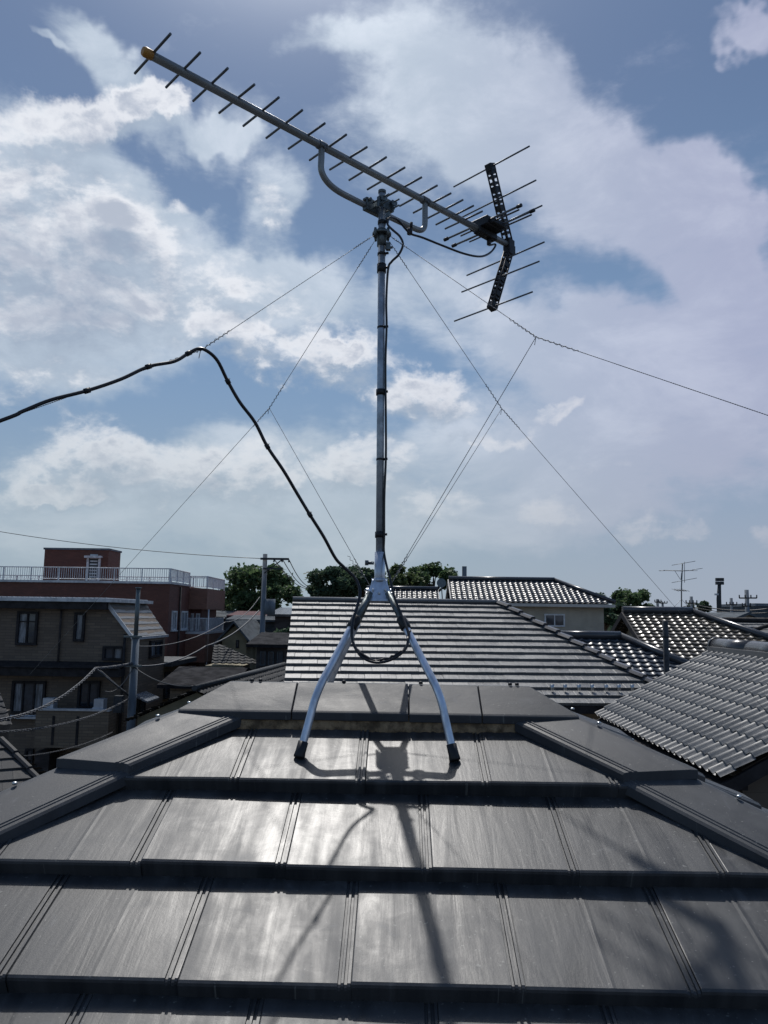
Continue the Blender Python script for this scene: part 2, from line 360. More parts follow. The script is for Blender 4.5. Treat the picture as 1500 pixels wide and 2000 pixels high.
def slope(name, m_, parent, P0, U, D, poly, Wt, E_, profile, lip, shift=(0, 0), nose=(.006, .006), jit=.001, d0=0.0, smooth=False, sink=.0):
    P0, U, D = Vector(P0), Vector(U).normalized(), Vector(D).normalized(); N = U.cross(D)
    if N.z < 0: N = -N
    bm = bmesh.new(); lr = bm.verts.layers.float.new('rnd'); lu = bm.verts.layers.float_vector.new('tuv')
    umin, umax = min(p[0] for p in poly), max(p[0] for p in poly); dmin, dmax = min(p[1] for p in poly), max(p[1] for p in poly)
    i0 = math.floor((dmin-d0)/E_); i1 = math.ceil((dmax-d0)/E_)
    for i in range(i0, i1):
        s = shift[i % len(shift)]
        for j in range(math.floor((umin-s)/Wt)-1, math.ceil((umax-s)/Wt)+1):
            ua = s+j*Wt
            if ua+Wt < umin or ua > umax: continue
            da, db = d0+i*E_, d0+(i+1)*E_
            rn = random.random(); hj = random.uniform(-jit, jit); dj = random.uniform(-jit, jit)*1.5; sk = random.uniform(-jit, jit)*1.2
            rows = [(da-.004, -lip+.0, 0), (db-nose[1]+dj, 0, 1), (db-nose[1]*.3+dj, -nose[0]*.3, 1), (db+dj, -nose[0], 1), (db+dj, -lip-.012, 0)]
            vv_ = []
            for ri, (dd, hh, fl) in enumerate(rows):
                vv_.append([])
                for (pu, ph) in profile:
                    h = hh+(ph*(rn*rn*.9) if ph == .00079 else ph)+hj+sk*(pu/Wt-.5)*2
                    if ri == 4: h = min(h, -lip-.012+ph)
                    v = bm.verts.new((ua+pu, dd, h)); v[lr] = rn; v[lu] = Vector((pu/Wt+j*3.7, (dd-da)/E_, 0)); vv_[-1].append(v)
            for ri in range(len(rows)-1):
                for k in range(len(profile)-1):
                    f = bm.faces.new((vv_[ri][k], vv_[ri][k+1], vv_[ri+1][k+1], vv_[ri+1][k])); f.smooth = smooth and ri == 0
    # clip
    cxm = sum(p[0] for p in poly)/len(poly); cym = sum(p[1] for p in poly)/len(poly)
    for a, b in zip(poly, poly[1:]+poly[:1]):
        e = Vector((b[0]-a[0], b[1]-a[1], 0)); n = Vector((e.y, -e.x, 0)).normalized()
        if n.dot(Vector((cxm-a[0], cym-a[1], 0))) > 0: n = -n
        bmesh.ops.bisect_plane(bm, geom=bm.verts[:]+bm.edges[:]+bm.faces[:], plane_co=(a[0], a[1], 0), plane_no=n, clear_outer=True, dist=1e-5)
    o_ = orgof(parent)
    for v in bm.verts: v.co = P0+U*v.co.x+D*v.co.y+N*(v.co.z-sink)-o_
    bmesh.ops.recalc_face_normals(bm, faces=bm.faces)
    # an open sheet: make the faces look outwards
    up_n = sum((f.normal.dot(N)*f.calc_area() for f in bm.faces), 0.0)
    if up_n < 0: bmesh.ops.reverse_faces(bm, faces=bm.faces)
    me = bpy.data.meshes.new(name); bm.to_mesh(me); bm.free(); me.materials.append(m_)
    o = bpy.data.objects.new(name, me); COL.objects.link(o); o.parent = parent
    return o

def cap_tile(name, parent, A, B, half, drop, liph, m_=None, planes=(), thick=.02, groove=True, flare=0, lift_end=0):
    """hip/ridge cap: apex line A->B, two falling faces, upright lips, rib along each lower edge"""
    A, B = Vector(A), Vector(B); t = B-A; th = Vector((t.x, t.y, 0)).normalized(); side = Vector((th.y, -th.x, 0))
    prof = [(-half, -drop-liph), (-half-.002, -drop-.006), (-half+.003, -drop), ]
    if groove: 
        for k in range(2):
            q = half-.010-k*.009; hh = lambda x: -drop*(x/half)
            prof += [(-q, hh(q)), (-q+.0015, hh(q-.0015)+.0022), (-q+.0045, hh(q-.0045)+.0022), (-q+.006, hh(q-.006))]
    prof += [(-.012, -drop*.012/half-.0005), (0, -.0022), (.012, -drop*.012/half-.0005)]
    right = [(-a, b) for a, b in prof[:-3]][::-1]; prof += right
    inner = [(half-.012, -drop-liph), (half-.014, -drop-.018), (0, -thick-.004), (-half+.014, -drop-.018), (-half+.012, -drop-liph)]
    prof += inner
    n = len(prof); bm = bmesh.new(); lr = bm.verts.layers.float.new('rnd'); lu = bm.verts.layers.float_vector.new('tuv'); rn = random.random()
    segs = 6; L = t.length; rings = []
    for i in range(segs+1):
        c = A+t*(i/segs); rg = []
        for (a, b) in prof:
            v = bm.verts.new(c+side*a+Vector((0, 0, b))); v[lr] = rn; v[lu] = Vector((a/half*.5, L*i/segs/.3, 0)); rg.append(v)
        rings.append(rg)
    for i in range(segs):
        for k in range(n): bm.faces.new((rings[i][k], rings[i][(k+1) % n], rings[i+1][(k+1) % n], rings[i+1][k]))
    bm.faces.new(rings[0][::-1]); bm.faces.new(rings[-1])
    for co, no in planes:
        r_ = bmesh.ops.bisect_plane(bm, geom=bm.verts[:]+bm.edges[:]+bm.faces[:], plane_co=co, plane_no=no, clear_outer=True, dist=1e-5)
        ed = [g_ for g_ in r_['geom_cut'] if isinstance(g_, bmesh.types.BMEdge)]
        if ed: bmesh.ops.contextual_create(bm, geom=ed)
    bmesh.ops.triangulate(bm, faces=[f for f in bm.faces if len(f.verts) > 4])
    bmesh.ops.recalc_face_normals(bm, faces=bm.faces)
    o_ = orgof(parent)
    for v in bm.verts: v.co -= o_
    me = bpy.data.meshes.new(name); bm.to_mesh(me); bm.free(); me.materials.append(m_ or M['cap'])
    o = bpy.data.objects.new(name, me); COL.objects.link(o); o.parent = parent
    bv = o.modifiers.new('bevel', 'BEVEL'); bv.width = .002; bv.segments = 2; bv.limit_method = 'ANGLE'; bv.angle_limit = R(50)
    return o

# ------------------------------------------------------------------ ground
gm = MB(); gm.add([(-900,-300,0),(900,-300,0),(900,1500,0),(-900,1500,0)], [(0,1,2,3)])
go_ = gm.build('ground', M['ground']); tag(go_, kind='structure')
rm = MB(); rm.add([(-8.6,-60,.004),(-5.0,-60,.004),(-5.0,160,.004),(-8.6,160,.004)], [(0,1,2,3)]).add([(-60,21.2,.008),(60,21.2,.008),(60,25.2,.008),(-60,25.2,.008)], [(0,1,2,3)])
tag(rm.build('road', M['asphalt']), kind='structure')

# ------------------------------------------------------------------ the house we stand on
XL, XR, YR, ZR = -.49, .386, 2.325, 7.978       # nose planes meet here
RUN = 3.3; K5 = .5; COS = math.cos(math.atan(K5)); SIN = math.sin(math.atan(K5)); SL = RUN/COS
house = empty('hip_roofed_house', ((XL+XR)/2, YR, 0), 'house in the foreground under a dark charcoal flat tiled hip roof carrying the antenna', 'house')
wl = MB(); wl.box((XL-RUN+.5, YR-RUN+.5, 0), (XR+RUN-.5, YR+RUN-.5, ZR-RUN*K5-.05)); wl.build('wall', M['brownst'], house)
TW, TE, TL = .308, .275, .036
roofp = MB(); z_ = ZR-.11; e_ = RUN-.05
roofp.add([(XL-e_, YR-e_, z_-e_*K5), (XR+e_, YR-e_, z_-e_*K5), (XR+e_, YR+e_, z_-e_*K5), (XL-e_, YR+e_, z_-e_*K5), (XL, YR, z_), (XR, YR, z_),
           (XL-e_, YR-e_, z_-e_*K5-.15), (XR+e_, YR-e_, z_-e_*K5-.15), (XR+e_, YR+e_, z_-e_*K5-.15), (XL-e_, YR+e_, z_-e_*K5-.15)],
          [(0,1,5,4),(1,2,5),(2,3,4,5),(3,0,4),(6,9,8,7),(0,6,7,1),(1,7,8,2),(2,8,9,3),(3,9,6,0)])
roof = roofp.build('roof', M['trim'], house)
WR = XR-XL; DC = YR-2.2085
d_first = (1.47 - YR)/-COS % TE          # so that a nose falls at Y = 1.47
sh = (-.075-XL-TW, .079-XL-TW)
n_at = round(((YR-1.47)/COS-d_first)/TE) # index of the row that ends at Y=1.47
shf = sh if (n_at-1) % 2 == 0 else sh[::-1]
slope('tile_slope', M['slate'], roof, (XL, YR, ZR), (1,0,0), (0,-COS,-SIN), [(-DC,DC/COS),(WR+DC,DC/COS),(WR+RUN,SL),(-RUN,SL)], TW, TE, seam_profile(TW), TL, shf, (.007,.007), .0017, d_first)
slope('tile_slope', M['slate'], roof, (XR, YR, ZR), (-1,0,0), (0,COS,-SIN), [(-DC,DC/COS),(WR+DC,DC/COS),(WR+RUN,SL),(-RUN,SL)], TW, TE, seam_profile(TW), TL, shf, (.007,.007), .0017, d_first)
slope('tile_slope', M['slate'], roof, (XL, YR, ZR), (0,-1,0), (-COS,0,-SIN), [(DC,DC/COS),(RUN,SL),(-RUN,SL),(-DC,DC/COS)], TW, TE, seam_profile(TW), TL, shf, (.007,.007), .0017, d_first)
slope('tile_slope', M['slate'], roof, (XR, YR, ZR), (0,1,0), (COS,0,-SIN), [(DC,DC/COS),(RUN,SL),(-RUN,SL),(-DC,DC/COS)], TW, TE, seam_profile(TW), TL, shf, (.007,.007), .0017, d_first)
# ridge caps (mitred 45 degrees at both ends)
AZ = 8.003
joints = [-.75, -.290, .034, .236, .65]
mid = Vector(((XL+XR)/2, YR, 0))
for i in range(4):
    a, b = joints[i]+.0015, joints[i+1]-.0015; pl = []
    dz = random.uniform(-.0015, .0015)
    if i == 0:
        pl = [((XL-.012, YR, 8), Vector((-1, -1, 0)).normalized()), ((XL-.012, YR, 8), Vector((-1, 1, 0)).normalized())]
        pl = [((XL+.01, YR, 8), Vector((-1, 1, 0)).normalized()), ((XL+.01, YR, 8), Vector((-1, -1, 0)).normalized())]
    o = None
    def ridge_piece(a, b, end):
        """sloped faces with outward flare to a pointed (45 degree) lip end"""
        bm = bmesh.new(); lr = bm.verts.layers.float.new('rnd'); lu = bm.verts.layers.float_vector.new('tuv'); rn = random.random()
        H, DR, LP = .125, .070, .026
        def V(x, y, z): 
            v = bm.verts.new((x, YR+y, AZ+z+dz)); v[lr] = rn; v[lu] = Vector((y*4, x*3, 0)); return v
        def ring(x, sgn_end):   # x at apex, x at lip
            xl = x+(sgn_end*.115 if sgn_end else 0)
            return [V(xl, -H, -DR-LP), V(xl, -H-.002, -DR-.005), V(xl, -H+.004, -DR), V(x, -.010, -.004), V(x, .010, -.004), V(xl, H-.004, -DR), V(xl, H+.002, -DR-.005), V(xl, H, -DR-LP)]
        r0 = ring(a if end != -1 else XL, end if end == -1 else 0); r1 = ring(b if end != 1 else XR, 1 if end == 1 else 0)
        for k in range(7): bm.faces.new((r0[k], r0[k+1], r1[k+1], r1[k]))
        if end == -1:
            f0 = V(XL-.10, 0, -DR-.0)   # hip-end apex folded down
            bm.faces.new((r0[3], r0[4], r0[5], r0[2])); bm.faces.new((r0[0], r0[1], r0[6], r0[7])); bm.faces.new((r0[1], r0[2], r0[5], r0[6]))
            bm.verts.remove(f0)
        else: bm.faces.new(r0[::-1])
        if end == 1:
            bm.faces.new((r1[4], r1[3], r1[2], r1[5])); bm.faces.new((r1[7], r1[6], r1[1], r1[0])); bm.faces.new((r1[6], r1[5], r1[2], r1[1]))
        else: bm.faces.new(r1)
        bm.faces.new((r0[7], r1[7], r1[0], r0[0]))
        bmesh.ops.recalc_face_normals(bm, faces=bm.faces); o_ = orgof(roof)
        for v in bm.verts: v.co -= o_
        me = bpy.data.meshes.new('ridge_cap'); bm.to_mesh(me); bm.free(); me.materials.append(M['cap'])
        o = bpy.data.objects.new('ridge_cap', me); COL.objects.link(o); o.parent = roof
        bv = o.modifiers.new('bevel', 'BEVEL'); bv.width = .002; bv.segments = 2; bv.limit_method = 'ANGLE'; bv.angle_limit = R(35)
    ridge_piece(a, b, -1 if i == 0 else (1 if i == 3 else 0))
# mortar bed under the ridge, ragged lower edge
for sg in (-1, 1):
    mo = MB(); n = 90; vs = []
    for i in range(n+1):
        x = -.475+(.36+.475)*i/n; rg = .006*math.sin(i*1.7)+random.uniform(-.005, .004)
        yb = YR+sg*(.117+random.uniform(-.003, .003)); 
        vs += [(x, yb-sg*.03, 7.925), (x, yb, 7.915), (x, yb+sg*random.uniform(-.002, .005), 7.89), (x, yb+sg*.003, 7.872+rg), (x, yb-sg*.03, 7.864+rg)]
    mo.add(vs, [(i*5+k, i*5+k+1, i*5+k+6, i*5+k+5) for i in range(n) for k in range(4)], True)
    mo.build('mortar_bed', M['mortar'], roof)
for ex, sg in ((XL, -1), (XR, 1)):
    mo = MB(); n = 26; vs = []
    for i in range(n+1):
        t = i/n; y = YR-.118+.236*t; xx = ex+sg*(.055+.03*math.sin(math.pi*t))
        rg = random.uniform(-.004, .004)
        vs += [(xx-sg*.04, y, 7.925), (xx, y, 7.918), (xx+sg*.004, y, 7.90), (xx-sg*.004, y, 7.878+rg), (xx-sg*.04, y, 7.875)]
    mo.add(vs, [(i*5+k, i*5+k+1, i*5+k+6, i*5+k+5) for i in range(n) for k in range(4)], True)
    mo.build('mortar_bed', M['mortar'], roof)
# hip caps
CAPL = .345     # plan length along one axis (X or Y) between noses
for sx_, x0 in ((-1, XL), (1, XR)):
    for sy_ in (-1, 1):
        for k in range(9):
            s_top = .03+(k-1)*CAPL+.355 if k else .03
            s_bot = .35+k*CAPL
            s_top = max(.03, s_bot-CAPL-.15)
            def hp(s, h): return Vector((x0+sx_*s, YR+sy_*s, ZR-K5*s+h))
            base = .016
            if s_bot > RUN-.02: s_bot = RUN-.02; s_top = min(s_top, s_bot-.1)
            se = min(s_bot+.14, RUN+.3); la = hp(s_top, base-.016); lb = hp(s_bot, base+.018)
            le = la+(lb-la)*((se-s_top)/(s_bot-s_top)); pe = (x0+sx_*s_bot, YR+sy_*s_bot, 7)
            c = cap_tile('hip_cap', roof, la, le, .128, .047, .030, planes=((pe, (0, sy_, 0)), (pe, (sx_, 0, 0))))
            # screw near the upper end on the apex
            if k < 3:
                sp_ = hp((s_top+s_bot)/2-.03, base+.003)
                q = MB(); q.tube([sp_-Vector((0,0,.002)), sp_+Vector((0,0,.003)), sp_+Vector((0,0,.0045))], [.006,.006,.0035], 10); q.build('cap_screw', M['chrome'], roof)
for x in (-.425, -.40, -.155, .07, .33, .35):
    q = MB(); p = Vector((x, YR-.003, AZ-.003)); q.tube([p, p+Vector((0,0,.006)), p+Vector((0,0,.008))], [.006,.006,.004], 10); q.build('cap_screw', M['black'], roof)
for x0, x1, y in ((XL-RUN, XR+RUN, YR-RUN), (XL-RUN, XR+RUN, YR+RUN)):
    gt = MB(); zz = ZR-RUN*K5-.12; gt.tube([(x0, y, zz), (x1, y, zz)], .055, 8); gt.build('gutter', M['trim'], house)

# ------------------------------------------------------------------ roof stand, mast, antenna
MX, MY = -.055, 2.325
stand = empty('roof_stand', (MX, MY, 7.84), 'four legged galvanised steel roof stand straddling the dark tiled ridge', 'antenna stand')
for sx_ in (-1, 1):
    for sy_ in (-1, 1):
        foot = Vector((MX+.006+sx_*.194, MY+sy_*.261, 7.858)); bend = Vector((MX+.006+sx_*.162, MY+sy_*.220, 7.995)); top = Vector((MX+sx_*.026, MY+sy_*.045, 8.262))
        jun = bend.lerp(top, .66)
        pts = smooth_path([foot, foot.lerp(bend, .5), foot.lerp(bend, .85), bend.lerp(jun, .12), bend.lerp(jun, .4), jun], 5)
        b = MB(); b.tube(pts, .0112, 14, flat=.9); lg = b.build('leg', M['galvleg'], stand)
        b = MB(); b.tube([jun-(top-jun).normalized()*.02, jun+(top-jun)*.5, top], .0092, 12); b.build('upper_tube', M['galvdull'], lg)
        b = MB(); t_ = (foot-bend).normalized(); b.tube([foot-t_*.014, foot+t_*.012, foot+t_*.022, foot+t_*.027], [.0134,.0136,.0150,.0142], 12); b.build('rubber_foot', M['black'], lg)
        if sy_ < 0:
            dr = (top-bend).normalized(); b = MB(); b.tube([jun-dr*.014, jun-dr*.01, jun+dr*.022, jun+dr*.026], [.0125,.0155,.0145,.0125], 12); b.build('tape_wrap', M['blackp'], lg)
# hub: four trapezoid cheeks around the mast foot
hb = MB()
for k in range(4):
    a = k*math.pi/2; fr = Matrix.Translation((MX, MY, 0)) @ Matrix.Rotation(a, 4, 'Z')
    o1, w1, w2 = -.025, .0215, .035
    pl = [fr @ Vector(q) for q in ((-w1, o1+.006, 8.302), (w1, o1+.006, 8.302), (w2, o1-.016, 8.245), (w2-.006, o1-.017, 8.238), (-w2+.006, o1-.017, 8.238), (-w2, o1-.016, 8.245))]
    hb.prism(pl, fr.to_3x3() @ Vector((0, .004, 0)))
    for bx_ in (-.018, .0, .018):
        c = fr @ Vector((bx_, o1-.006, 8.272 if bx_ else 8.262)); dn = fr.to_3x3() @ Vector((0, -1, 0)); hb.tube([c, c+dn*.009], .0045, 6, smooth=False)
hb.build('hub', M['galvleg'], stand, bevel=.0015)
sl_ = MB(); sl_.tube([(MX, MY, 8.25), (MX, MY, 8.385)], .0160, 20); sl_.tube([(MX, MY, 8.296), (MX, MY, 8.306)], .024, 20); sl_.build('sleeve', M['galvleg'], stand)
b = MB(); b.tube([(MX-.018, MY, 8.352), (MX-.038, MY-.004, 8.352)], .005, 8); b.tube([(MX-.034, MY-.004, 8.352), (MX-.044, MY-.005, 8.352)], .0085, 6, smooth=False); b.build('clamp_bolt', M['galvdull'], stand)

mast = empty('antenna_mast', (MX, MY, 8.26), 'upright galvanised tube mast rising from the four legged roof stand', 'antenna mast')
MT = Vector((MX-.010, MY, 9.535))
def mp_(z): return Vector((MX, MY, 8.26)).lerp(MT, (z-8.26)/(MT.z-8.26))
b = MB(); b.tube([mp_(8.26), mp_(8.8), MT], .0116, 22); b.build('pole', M['galv'], mast)
for z, h, r_ in ((9.278,.014,.0145),(8.877,.009,.0145),(9.085,.003,.0126),(8.667,.003,.0126),(8.437,.009,.0145),(9.430,.006,.0132),(9.325,.004,.0135)):
    b = MB(); b.tube([mp_(z-h), mp_(z+h)], r_, 18); c = mp_(z); b.tube([c+Vector((.010,-.006,0)), c+Vector((.022,-.008,.001))], .004, 6); b.build('tape_band', M['blackp'], mast)
# guy ring clamp
b = MB(); zc = 9.392
b.tube([mp_(zc-.003), mp_(zc+.003)], .030, 24); b.tube([mp_(zc-.040), mp_(zc+.016)], .0150, 18)
for k in range(4):
    a = math.pi/4+k*math.pi/2; c = mp_(zc)+Vector((math.cos(a), math.sin(a), 0))*.028; b.tube([c+Vector((0,0,.012)), c, c+Vector((0,0,-.014))], [.004,.006,.003], 6)
    q = mp_(zc-.03); b.prism([q+Vector((math.cos(a),math.sin(a),0))*.014, q+Vector((math.cos(a),math.sin(a),0))*.028+Vector((0,0,.03)), q+Vector((math.cos(a),math.sin(a),0))*.017+Vector((0,0,.03))], Vector((-math.sin(a), math.cos(a), 0))*.003)
b.build('guy_ring', M['galvdull'], mast)
b = MB(); c = mp_(9.340); b.tube([c+Vector((.012,-.008,0)), c+Vector((.034,-.014,.002))], .004, 6); b.box((c.x+.014, c.y-.02, c.z-.006), (c.x+.028, c.y-.004, c.z+.016)); b.build('ring_bolt', M['galvdull'], mast)

AY = R(45.5); bd = Vector((math.sin(AY), math.cos(AY), 0)); bn_ = Vector((math.cos(AY), -math.sin(AY), 0))
PC = Vector((MX-.006, MY, 0)) - bn_*.035
def ap(s, t, z): return PC+bd*s+bn_*t+Vector((0, 0, z))
def bz(s): return 9.603+.006*(s+.8)
ant = empty('tv_antenna', ap(0, 0, 9.48), 'long grey yagi television antenna with black V reflector clamped to the mast top', 'tv antenna')
b = MB(); b.tube([ap(-.792, 0, bz(-.792)), ap(0, 0, bz(0)), ap(.705, 0, bz(.705))], .0115, 16); b.build('boom', M['alu_tube'], ant)
b = MB(); b.tube([ap(-.806, 0, bz(-.8)), ap(-.800, 0, bz(-.8)), ap(-.780, 0, bz(-.78))], [.010,.0128,.0128], 16); b.build('end_cap', M['orange'], ant)
ds = [-.78,-.694,-.612,-.529,-.448,-.367,-.285,-.203,-.121,-.039,.042,.120,.194,.262,.325,.380,.430]
for i, s_ in enumerate(ds):
    L = .089 if i else .096; zz = bz(s_)+.004; tilt = random.uniform(-.0025, .0025)
    b = MB(); b.tube([ap(s_, -L, zz+tilt), ap(s_, 0, zz), ap(s_+random.uniform(-.001,.001), L, zz-tilt)], .0035, 8); b.build('director', M['alu'], ant)
# support arm
arm = smooth_path([ap(-.226,0,bz(-.2)-.004), ap(-.226,0,9.565), ap(-.225,0,9.528), ap(-.205,0,9.503), ap(-.165,0,9.489), ap(-.10,0,9.486), ap(0,0,9.487), ap(.10,0,9.488), ap(.17,0,9.490), ap(.205,0,9.494), ap(.225,0,9.510), ap(.229,0,9.535), ap(.229,0,9.565), ap(.229,0,bz(.2)-.004)], 5)
b = MB(); b.tube(arm, .0098, 14); b.build('support_arm', M['alu_tube'], ant)
for s_ in (-.226, .229):
    b = MB(); c = ap(s_, 0, bz(s_)); b.tube([c-bd*.014, c+bd*.014], .0138, 14); b.tube([c+bn_*.012+Vector((0,0,-.01)), c+bn_*.018+Vector((0,0,-.01))], .004, 6); b.build('arm_saddle', M['alu'], ant)
# mast clamp: plates and U bolts with wing nuts
b = MB(); zc = 9.487
fr = Matrix.Translation(PC+Vector((0,0,zc))) @ Matrix((bd, bn_, Vector((0,0,1)))).transposed().to_4x4()
b.box((-.052,-.004,-.020), (.052,.013,-.012), fr); b.box((-.052,-.004,.014), (.052,.013,.020), fr); b.box((-.050,.011,-.020), (.050,.0145,.020), fr)
b.box((-.030,.050,-.016), (.030,.054,.018), fr); b.box((-.030,.038,-.016), (-.026,.053,.018), fr); b.box((.026,.038,-.016), (.030,.053,.018), fr)
for s_ in (-.022, .022):
    for z in (-.008, .012):
        b.tube([fr @ Vector((s_,-.014,z)), fr @ Vector((s_,.085,z))], .0028, 7); b.tube([fr @ Vector((s_,.054,z)), fr @ Vector((s_,.060,z))], .0065, 6, smooth=False)
    b.box((s_-.011, .062, -.002), (s_+.011, .066, .014), fr)
for s_ in (-.042, .042):
    b.tube(smooth_path([fr @ Vector((s_,.014,.013)), fr @ Vector((s_,-.004,.0145)), fr @ Vector((s_,-.0125,.004)), fr @ Vector((s_,-.0125,-.004)), fr @ Vector((s_,-.004,-.0145)), fr @ Vector((s_,.014,-.013))], 4), .0026, 7)
    b.tube([fr @ Vector((s_,.014,.013)), fr @ Vector((s_,.024,.013))], .0055, 6, smooth=False)
b.build('mast_clamp', M['galvdull'], ant)
b = MB(); b.tube([MT-Vector((0,0,.006)), MT+Vector((0,0,.004))], .0125, 18); b.build('mast_top_plug', M['galvdull'], mast)
# junction box and folded dipole
b = MB(); c = ap(.555, 0, 9.622); fr = Matrix.Translation(c) @ Matrix((bd, bn_, Vector((0,0,1)))).transposed().to_4x4()
b.box((-.045,-.040,-.004), (.050,.045,.030), fr); b.box((-.052,-.016,-.028), (.052,.016,-.002), fr); b.tube([fr @ Vector((.02,0,-.026)), fr @ Vector((.02,0,-.052))], .0085, 10)
b.box((-.03,.035,.0), (.04,.062,.02), fr)
b.build('junction_box', M['blackp'], ant, bevel=.003)
for s_, L in ((.530, .180), (.590, .192)):
    b = MB(); z = 9.640
    b.tube([ap(s_, -L, z), ap(s_, L, z)], .004, 8)
    b.tube([ap(s_+.014, -L*.62, z-.004), ap(s_+.014, L*.9, z-.004)], .0032, 8)
    dp = b.build('dipole', M['alu'], ant)
    for e in (-1, 1):
        b = MB(); b.tube([ap(s_, e*(L-.016), z), ap(s_, e*(L+.003), z)], .0068, 8); b.build('tip_plug', M['blackp'], dp)
# V reflector of two lattice rails
V0 = (.700, 9.600); VT = (.582, 9.893); VB = (.592, 9.331)
def rail(A_, B_, nm):
    A2, B2 = Vector((A_[0], A_[1])), Vector((B_[0], B_[1])); t = (B2-A2); L = t.length; t.normalize(); nrm = Vector((-t.y, t.x))
    b = MB(); w = .013
    def q(u, v, tt): p = A2+t*u+nrm*v; return ap(p.x, tt, p.y)
    for tt in (-.011, .011):
        for v in (-w, w): b.tube([q(0, v, tt), q(L, v, tt)], .0032, 6)
    k = 0; u = .012
    while u < L-.01:
        hs = .011 if k % 3 == 0 else .0045
        b.prism([q(u-hs, -w, -.012), q(u+hs, -w, -.012), q(u+hs, w, -.012), q(u-hs, w, -.012)], bn_*.024)
        u += .0235; k += 1
    for (u0, u1) in ((0, .030), (L-.022, L+.004)): b.prism([q(u0, -w-.002, -.014), q(u1, -w-.002, -.014), q(u1, w+.002, -.014), q(u0, w+.002, -.014)], bn_*.028)
    return b.build(nm, M['blackp'], ant)
rail(V0, VT, 'reflector_rail'); rail(V0, VB, 'reflector_rail')
b = MB(); c = ap(.700, 0, 9.603); fr = Matrix.Translation(c) @ Matrix((bd, bn_, Vector((0,0,1)))).transposed().to_4x4()
b.box((-.022,-.016,-.032), (.014,.016,.030), fr); b.box((.010,-.012,-.022), (.024,.012,.012), fr); b.build('rail_joint', M['blackp'], ant, bevel=.003)
for s_, z, L in ((.590,9.890,.183),(.628,9.773,.183),(.664,9.690,.183),(.672,9.549,.185),(.640,9.467,.184),(.597,9.337,.184)):
    b = MB(); tl = random.uniform(.004, .009); b.tube([ap(s_, -L-.006, z-tl*.6), ap(s_, L-.006, z+tl*.6)], .0031, 8); b.build('reflector_rod', M['alu'], ant)

# ------------------------------------------------------------------ guy wires
def strands(b, a, c, rad=.00062, hr=.00055, pitch=.011):
    for ph in (0, math.pi): b.tube(helix((a, c), hr, pitch, ph, 5), rad, 4, cap=False)
cornersG = {'fl': Vector((-3.62, -.72, 6.49)), 'fr': Vector((3.52, -.72, 6.49)), 'rl': Vector((-3.62, 5.38, 6.49)), 'rr': Vector((3.52, 5.38, 6.49))}
nodes = {'fl': at(392, 684, 1.96), 'fr': at(1047, 658, 1.96), 'rl': at(526, 797, 2.69), 'rr': at(980, 798, 2.69)}
ringp = {'fl': (-.024, -.020), 'fr': (.024, -.020), 'rl': (-.024, .020), 'rr': (.024, .020)}
aim = {'fl': (0, 822), 'fr': (1499, 811), 'rl': (240, 1115), 'rr': (1310, 1176)}
for k in ('fl', 'fr', 'rl', 'rr'):
    names = {'fl': 'left one coming nearer, tied to the black cable', 'fr': 'right one coming nearer and leaving at the right edge',
             'rl': 'left one running away towards the apartment building', 'rr': 'right one running away towards the sparkling brown roof'}
    gw = empty('guy_wire', mp_(9.39), 'twisted steel mast guy, '+names[k], 'guy wire', 'guy wires of the mast')
    r0 = mp_(9.378)+Vector((*ringp[k], 0)); nd = nodes[k]; cn = cornersG[k]
    if k in ('rl', 'rr'): 
        # aim the far part at the eave corner through the seen line
        q = at(*aim[k], nd.y+(cn.y-nd.y)*.45); far = nd+(q-nd)/.45
    else:
        q = at(*aim[k], 1.656); far = nd+(q-nd)*((nd.y-cn.y)/(nd.y-1.656))
    b = MB(); strands(b, r0, nd); b.build('upper_wire', M['wire'], gw)
    b = MB(); strands(b, nd, far); b.build('anchor_wire', M['wire'], gw)
    low = Vector((MX+math.copysign(.030, ringp[k][0]), MY+math.copysign(.045, ringp[k][1]), 8.285))
    if k != 'fl': b = MB(); strands(b, nd, low, .0006, .00055); b.build('brace_wire', M['wire'], gw)      # the front left one runs inside the taped cable
    def splice(b): b.build('wire_splice', M['wire'], gw); return MB()
    b = MB(); t = (r0-nd).normalized(); b.tube(helix((nd, nd+t*.11), .0028, .016, 0, 8, .35), .0008, 4)
    b = splice(b); t2 = (far-nd).normalized(); b.tube(helix((nd, nd+t2*.13), .0026, .018, 1, 8, .35), .0008, 4)
    b = splice(b); b.tube([nd+Vector((0,0,.001)), nd+Vector((-.004, 0, -.022))], .0011, 4); b = splice(b); b.tube(helix((r0-t*.02, r0-t*.10), .0022, .011, 0, 8, .3), .0007, 4)
    b = splice(b); t3 = (nd-low).normalized(); b.tube(helix((low+t3*.03, low+t3*.11), .0024, .015, 0, 8, .3), .0008, 4)
    b.build('wire_splice', M['wire'], gw)

# ------------------------------------------------------------------ coaxial cable: box -> arm -> mast -> loop -> along the guy
cab = empty('antenna_cable', mp_(9.0), 'black coaxial cable looped between the stand legs and tied along the left guy', 'cable')
c0 = ap(.575, 0, 9.57)
hang = [c0, at(968, 478, 2.70), at(958, 493, 2.66), at(938, 501, 2.60), at(905, 495, 2.53), at(860, 478, 2.47), at(825, 464, 2.43), at(803, 457, 2.40), at(792, 447, 2.375), at(778, 431, 2.36), at(764, 425, 2.33), at(757, 430, 2.315)]
down = [at(758, 440, 2.305), at(768, 450, 2.295), at(781, 462, 2.29), at(787, 478, 2.29), at(779, 497, 2.295), at(765, 511, 2.30), at(758, 526, 2.305)]
for z in (9.17, 9.085, 8.98, 8.877, 8.77, 8.667, 8.55, 8.437, 8.38): p = mp_(z)+Vector((.0135+random.uniform(-.001,.0035), -.008, 0)); down.append(p)
